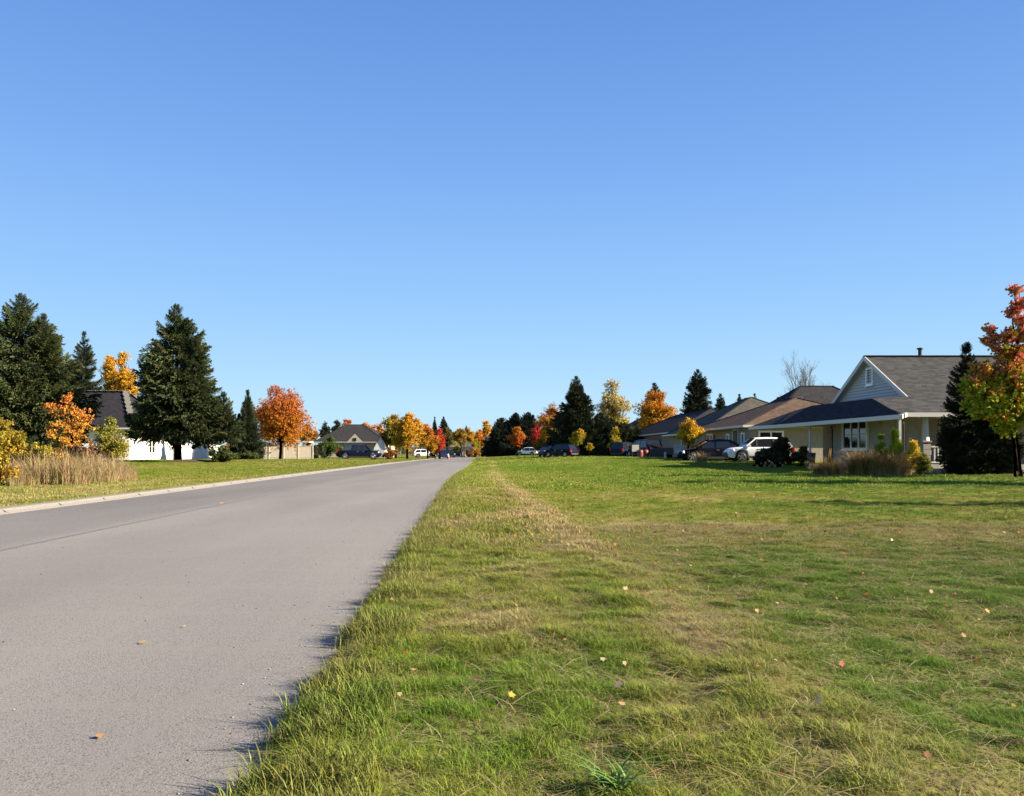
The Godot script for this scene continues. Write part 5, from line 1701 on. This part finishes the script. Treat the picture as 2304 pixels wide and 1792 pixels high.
func garden() -> void:
	rng.seed = 400
	# in front of the gabled house
	var lime := pick([Color(0.13, 0.19, 0.012), Color(0.20, 0.28, 0.015)])
	shrub("lime_shrub", "rounded bright green shrub left under the gabled house wall", 1982, 30.4, 975, 24, lime, 401, {"n": 420, "size": 0.16})
	conifer("arborvitae", "upright bright green arborvitae with a pointed tip before the tan wall", "", 2014, 30.2, [[0, 0, 0.05, 1.75, 0.24], [0.16, 0, 0.05, 1.25, 0.24], [-0.1, 0.05, 0.05, 1.2, 0.22]], Color(0.22, 0.32, 0.02), 402, 1.0, 0.6)
	shrub("gold_shrub", "yellow leaved shrub left of the porch column", 2052, 30.0, 988, 46, pick([Color(0.36, 0.30, 0.02), Color(0.60, 0.42, 0.03)]), 403, {"n": 600, "size": 0.16})
	shrub("green_shrub", "low green shrub right of the yellow one, below the porch railing", 2080, 29.8, 1022, 34, pick([Color(0.09, 0.12, 0.015), Color(0.18, 0.18, 0.02)]), 404, {"n": 420, "size": 0.15})
	var tuft := make_tuft(90, 0.12, 1.25, 0.011, 0.8, 60, 4)
	for e in [[1866, 30.6, 0.8, "leftmost clump of dry ornamental grass before the gabled house, with tall plumes"], [1885, 30.2, 0.7, "low greenish clump of dry grass right of the leftmost clump"], [1915, 30.8, 1.0, "wide clump of dry ornamental grass below the triple window"], [1945, 30.4, 1.05, "bushy tan grass clump right of the triple window clump"], [1975, 30.0, 1.1, "tall tan grass clump below the bright green shrub"], [2005, 29.9, 1.1, "tan grass clump in front of the arborvitae"], [2032, 29.7, 1.0, "drooping tan grass clump beside the yellow shrub"], [1842, 31.0, 0.55, "small pale rounded grass mound at the left end of the grass clumps"]]:
		var at := on_ground(e[0], e[1])
		var o := thing("ornamental_grass", e[3], "ornamental grass", at, "dry ornamental grasses before the gabled house")
		for j in 9:
			var c := part("blades", tuft, M.dry_blade if j % 3 else M.olive_blade, o)
			c.transform = Transform3D(Basis(Vector3.UP, rng.randf() * TAU).scaled(Vector3.ONE * e[2] * rng.randf_range(0.85, 1.3)), Vector3(rng.randf_range(-0.28, 0.28), 0, rng.randf_range(-0.25, 0.25)) * e[2])
		if e[0] == 1866:
			for j in 6:
				var s := Shape.new()
				var b := Vector3(rng.randf_range(-0.1, 0.1), 0, 0)
				s.tube([b, b + Vector3(0.02, 0.7, 0), b + Vector3(0.05, 1.05, 0.02)], [0.012, 0.02, 0.006], 5)
				part("plume", s, M.dry_blade, o)
	# edging stones
	for k in 9:
		var s := Shape.new()
		var rows := []
		for j in 5:
			var row := []
			var t := j / 4.0
			for q in 9:
				var a := TAU * q / 9.0
				var r := sin(lerpf(0.25, 2.9, t)) * 0.2 * (1.0 + 0.2 * sin(a * 3.0 + k))
				row.append(Vector3(cos(a) * r * 1.3, 0.16 * cos(lerpf(0.25, 2.9, t)) + 0.06, sin(a) * r))
			rows.append(row)
		s.loft(rows, Vector3(0, 0.05, 0), true)
		s.face(rows[0], Vector3.UP)
		var o := part("edging_stone", s, M.stone, self)
		o.position = on_ground(2090 + k * 9.0, 32.6 - 0.1 * (k % 3))
		o.rotation.y = k * 1.3
		tag(o, "%s small pale edging stone from the left in the row below the porch railing" % ["first", "second", "third", "fourth", "fifth", "sixth", "seventh", "eighth", "ninth"][k], "stone", "edging stones below the porch railing")
	# dark planting in the shade left of the bay window
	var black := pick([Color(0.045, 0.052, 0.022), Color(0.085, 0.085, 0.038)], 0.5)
	shrub("dark_shrub", "large black green shrub hiding the rear of the white car", 1762, 43.0, 985, 62, black, 410, {"n": 1700, "size": 0.19, "fat": 0.85, "lobes": 14})
	shrub("dark_shrub", "second dark shrub right of the large one, under the porch roof", 1806, 41.5, 1006, 60, black, 411, {"n": 1200, "size": 0.18, "fat": 0.85, "lobes": 12})
	shrub("dark_shrub", "low dark spreading shrub in front of the white car door", 1722, 44.5, 1012, 52, black, 412, {"n": 1000, "size": 0.2})
	var pot := Shape.new()
	pot.lathe([Vector2(0.16, 0.0), Vector2(0.20, 0.50), Vector2(0.22, 0.53), Vector2(0.18, 0.52), Vector2(0.0, 0.48)], Vector3.ZERO, Basis(), 16)
	var po := part("planter", pot, mat(0.025, 0.028, 0.04, 0.6), self)
	po.position = on_ground(1826, 38.2) + Vector3(0, 0.25, 0)
	tag(po, "tall dark planter at the porch post of the gabled house", "planter")
	# firewood
	for k in 9:
		var s := Shape.new()
		var r := 0.075 + 0.02 * sin(k * 2.1)
		s.tube([Vector3(0, 0, 0.28), Vector3(0, 0, -0.28)], [r, r], 9)
		s.lathe([Vector2(r, 0.0), Vector2(r * 0.55, 0.012), Vector2(0.0, 0.012)], Vector3(0, 0, 0.28), Basis(Vector3.RIGHT, Vector3.BACK, Vector3.DOWN), 9)
		var o := part("firewood_log", s, M.wood, self)
		o.position = on_ground(1700 + (k % 5) * 14.0 + (7.0 if k > 4 else 0.0), 40.6) + Vector3(0, 0.08 + (0.14 if k > 4 else 0.0), 0)
		o.rotation.y = 0.25 * sin(k * 1.7)
		tag(o, "%s firewood log from the left in the %s row of the pile" % [["first", "second", "third", "fourth", "fifth"][k % 5], "lower" if k < 5 else "upper"], "log", "firewood pile before the dark shrubs")
	# by the low roofed house
	var at := on_ground(1517, 63.0)
	var o := thing("board_panel", "pale beige board standing on edge beside the yellow sapling", "board", at)
	box_part("board", Vector3(0.45, 0.62, 0), Vector3(0.95, 1.0, 0.05), M.fence_tan, o)
	for x in [0.06, 0.84]:
		box_part("leg", Vector3(x, 0.3, -0.06), Vector3(0.07, 0.7, 0.06), M.wood, o)
	at = on_ground(1464, 72.0)
	o = thing("slat_fence", "low dark slatted fence before the low roofed house", "fence", at)
	for k in 16:
		box_part("slat", Vector3(0.07 + 0.135 * k, 0.48, 0), Vector3(0.115, 0.86, 0.03), M.door_dark, o)
	for y in [0.25, 0.75]:
		box_part("rail", Vector3(1.1, y, -0.035), Vector3(2.2, 0.07, 0.04), M.door_dark, o)
	for x in [0.0, 1.1, 2.2]:
		box_part("post", Vector3(x, 0.5, -0.09), Vector3(0.08, 1.05, 0.08), M.door_dark, o)
	at = on_ground(1430, 70.0)
	o = thing("sign_board", "pinkish wooden sign board on two legs right of the minivan", "sign board", at)
	box_part("panel", Vector3(0, 0.86, 0), Vector3(0.62, 0.6, 0.05), M.fence_tan, o)
	for x in [-0.25, 0.25]:
		box_part("leg", Vector3(x, 0.42, -0.05), Vector3(0.06, 0.84, 0.06), M.wood, o)
	for k in 2:
		var s := Shape.new()
		s.lathe([Vector2(0.22, 0.0), Vector2(0.25, 0.2), Vector2(0.25, 0.5), Vector2(0.22, 0.72), Vector2(0.0, 0.73)], Vector3.ZERO, Basis(), 14)
		var b := part("red_barrel", s, M.barrel, self)
		b.position = on_ground(1441 + k * 12.0, 70.0 + k)
		tag(b, "dull red barrel, the %s of two right of the sign board" % ["left", "right"][k], "barrel", "red barrels by the sign board")
	at = on_ground(1497, 62.0)
	o = thing("log_bench", "low dark log bench with a pale post at its end, before the black sedan", "bench", at)
	box_part("post", Vector3(0.0, 0.27, 0), Vector3(0.14, 0.56, 0.14), M.fence_tan, o)
	var s2 := Shape.new()
	s2.tube([Vector3(0.12, 0.24, 0), Vector3(1.25, 0.22, 0)], [0.13, 0.13], 10)
	part("log", s2, M.bark, o)
	for x in [0.3, 1.1]:
		box_part("leg", Vector3(x, 0.07, 0), Vector3(0.12, 0.16, 0.24), M.bark, o)
	o = thing("ornamental_grass", "small reddish dry grass clump in front of the black sedan", "ornamental grass", on_ground(1579, 48.0), "dry ornamental grasses before the gabled house")
	for j in 6:
		var c := part("blades", tuft, M.dry_blade, o)
		c.transform = Transform3D(Basis(Vector3.UP, j * 1.1).scaled(Vector3.ONE * 0.85), Vector3(rng.randf_range(-0.3, 0.3), 0, rng.randf_range(-0.2, 0.2)))
	# gate posts at the far left end
	for k in 2:
		var p := box_part("gate_post", Vector3(0, 1.7, 0), Vector3(0.28, 3.4, 0.28), M.bark, self)
		p.position = on_ground(1039 + k * 5.0, 178.0)
		tag(p, "dark brown wooden post by the road end, %s of the pair" % ["left", "right"][k], "post", "posts at the road end")


func treeline() -> void:  # the far wood that closes the horizon
	rng.seed = 555
	var k := Copies3D.new()
	for j in 15000:
		var a := rng.randf_range(-0.95, 0.95)
		var d := rng.randf_range(300.0, 380.0)
		var x := a * d
		var clump := noise_mid.get_noise_2d(x * 0.06, 3.0)
		var h := 3.2 + 2.5 * clump + 1.2 * noise_mid.get_noise_2d(x * 0.3, 9.0)
		var c := Color(0.05, 0.055, 0.025)
		var t := noise_mid.get_noise_2d(x * 0.11, 30.0)
		if t > 0.22:
			c = Color(0.34, 0.18, 0.03)
		elif t > 0.05:
			c = Color(0.15, 0.12, 0.03)
		k.add(Basis(rdir(), rng.randf() * TAU).scaled(Vector3.ONE * rng.randf_range(1.0, 2.0)), Vector3(x, 0.8 + h * pow(rng.randf(), 0.7), -d), vary(c, 0.3, rng))
	tag(scatter("far_wood", clumps[0], M.leaf, k, self), "low belt of distant mixed trees along the horizon", "trees", "", "stuff")


func _ready() -> void:
	# camera, sky, sun, exposure
	var cam := Camera3D.new()
	cam.position = Vector3(0, 1.0, 0)
	cam.projection = Camera3D.PROJECTION_FRUSTUM
	cam.near = 0.05
	cam.far = 2000.0
	cam.size = 0.05 * 1792.0 / F
	cam.frustum_offset = Vector2(0, 0.05 * (HZ - 896.0) / F)
	add_child(cam)
	cam.current = true
	var env := Environment.new()
	env.background_mode = Environment.BG_SKY
	env.sky = Sky.new()
	var pano := PanoramaSkyMaterial.new()
	pano.panorama = sky_panorama()
	env.sky.sky_material = pano
	env.tonemap_mode = Environment.TONE_MAPPER_LINEAR
	env.tonemap_exposure = EXPO
	env.sdfgi_enabled = true
	env.ssao_enabled = true
	env.ssil_enabled = true
	var we := WorldEnvironment.new()
	we.environment = env
	add_child(we)
	var sun := DirectionalLight3D.new()
	sun.light_energy = 1.6
	sun.light_color = Color(1.0, 0.94, 0.84)
	sun.light_angular_distance = 0.5
	sun.shadow_enabled = true
	add_child(sun)
	var el := deg_to_rad(27.0)
	var az := deg_to_rad(11.0)  # from the right, a little behind the camera
	sun.look_at_from_position(Vector3(cos(el) * cos(az), sin(el), cos(el) * sin(az)) * 50.0, Vector3.ZERO)

	rng.seed = 1
	noise_big.frequency = 0.07
	noise_big.seed = 4
	noise_mid.frequency = 0.45
	noise_mid.seed = 9
	noise_mid.fractal_octaves = 3
	noise_fine.frequency = 2.0
	noise_fine.seed = 21
	noise_fine.fractal_octaves = 2
	materials()
	M.tuft = leafy(0.5, 0.5)
	M.tuft.albedo_color = lin(0.10, 0.19, 0.035)
	M.dry_blade = leafy(0.4, 0.7)
	M.dry_blade.albedo_color = lin(0.40, 0.27, 0.12)
	M.olive_blade = leafy(0.4, 0.7)
	M.olive_blade.albedo_color = lin(0.30, 0.22, 0.06)
	M.pale_tile = rough_mat(0.15, 0.145, 0.125, 0.6, 2.0, 0.9)
	M.grit = mat(1, 1, 1, 0.9)
	M.grit.vertex_color_use_as_albedo = true
	M.cone = mat(0.65, 0.06, 0.03, 0.5)
	M.flag = mat(0.50, 0.62, 0.80, 0.8)
	M.barrel = mat(0.16, 0.03, 0.025, 0.6)
	plant_pieces()

	terrain()
	houses()
	fences()
	trees()
	treeline()
	vehicles()
	garden()
	grasses()
	fallen_leaves()
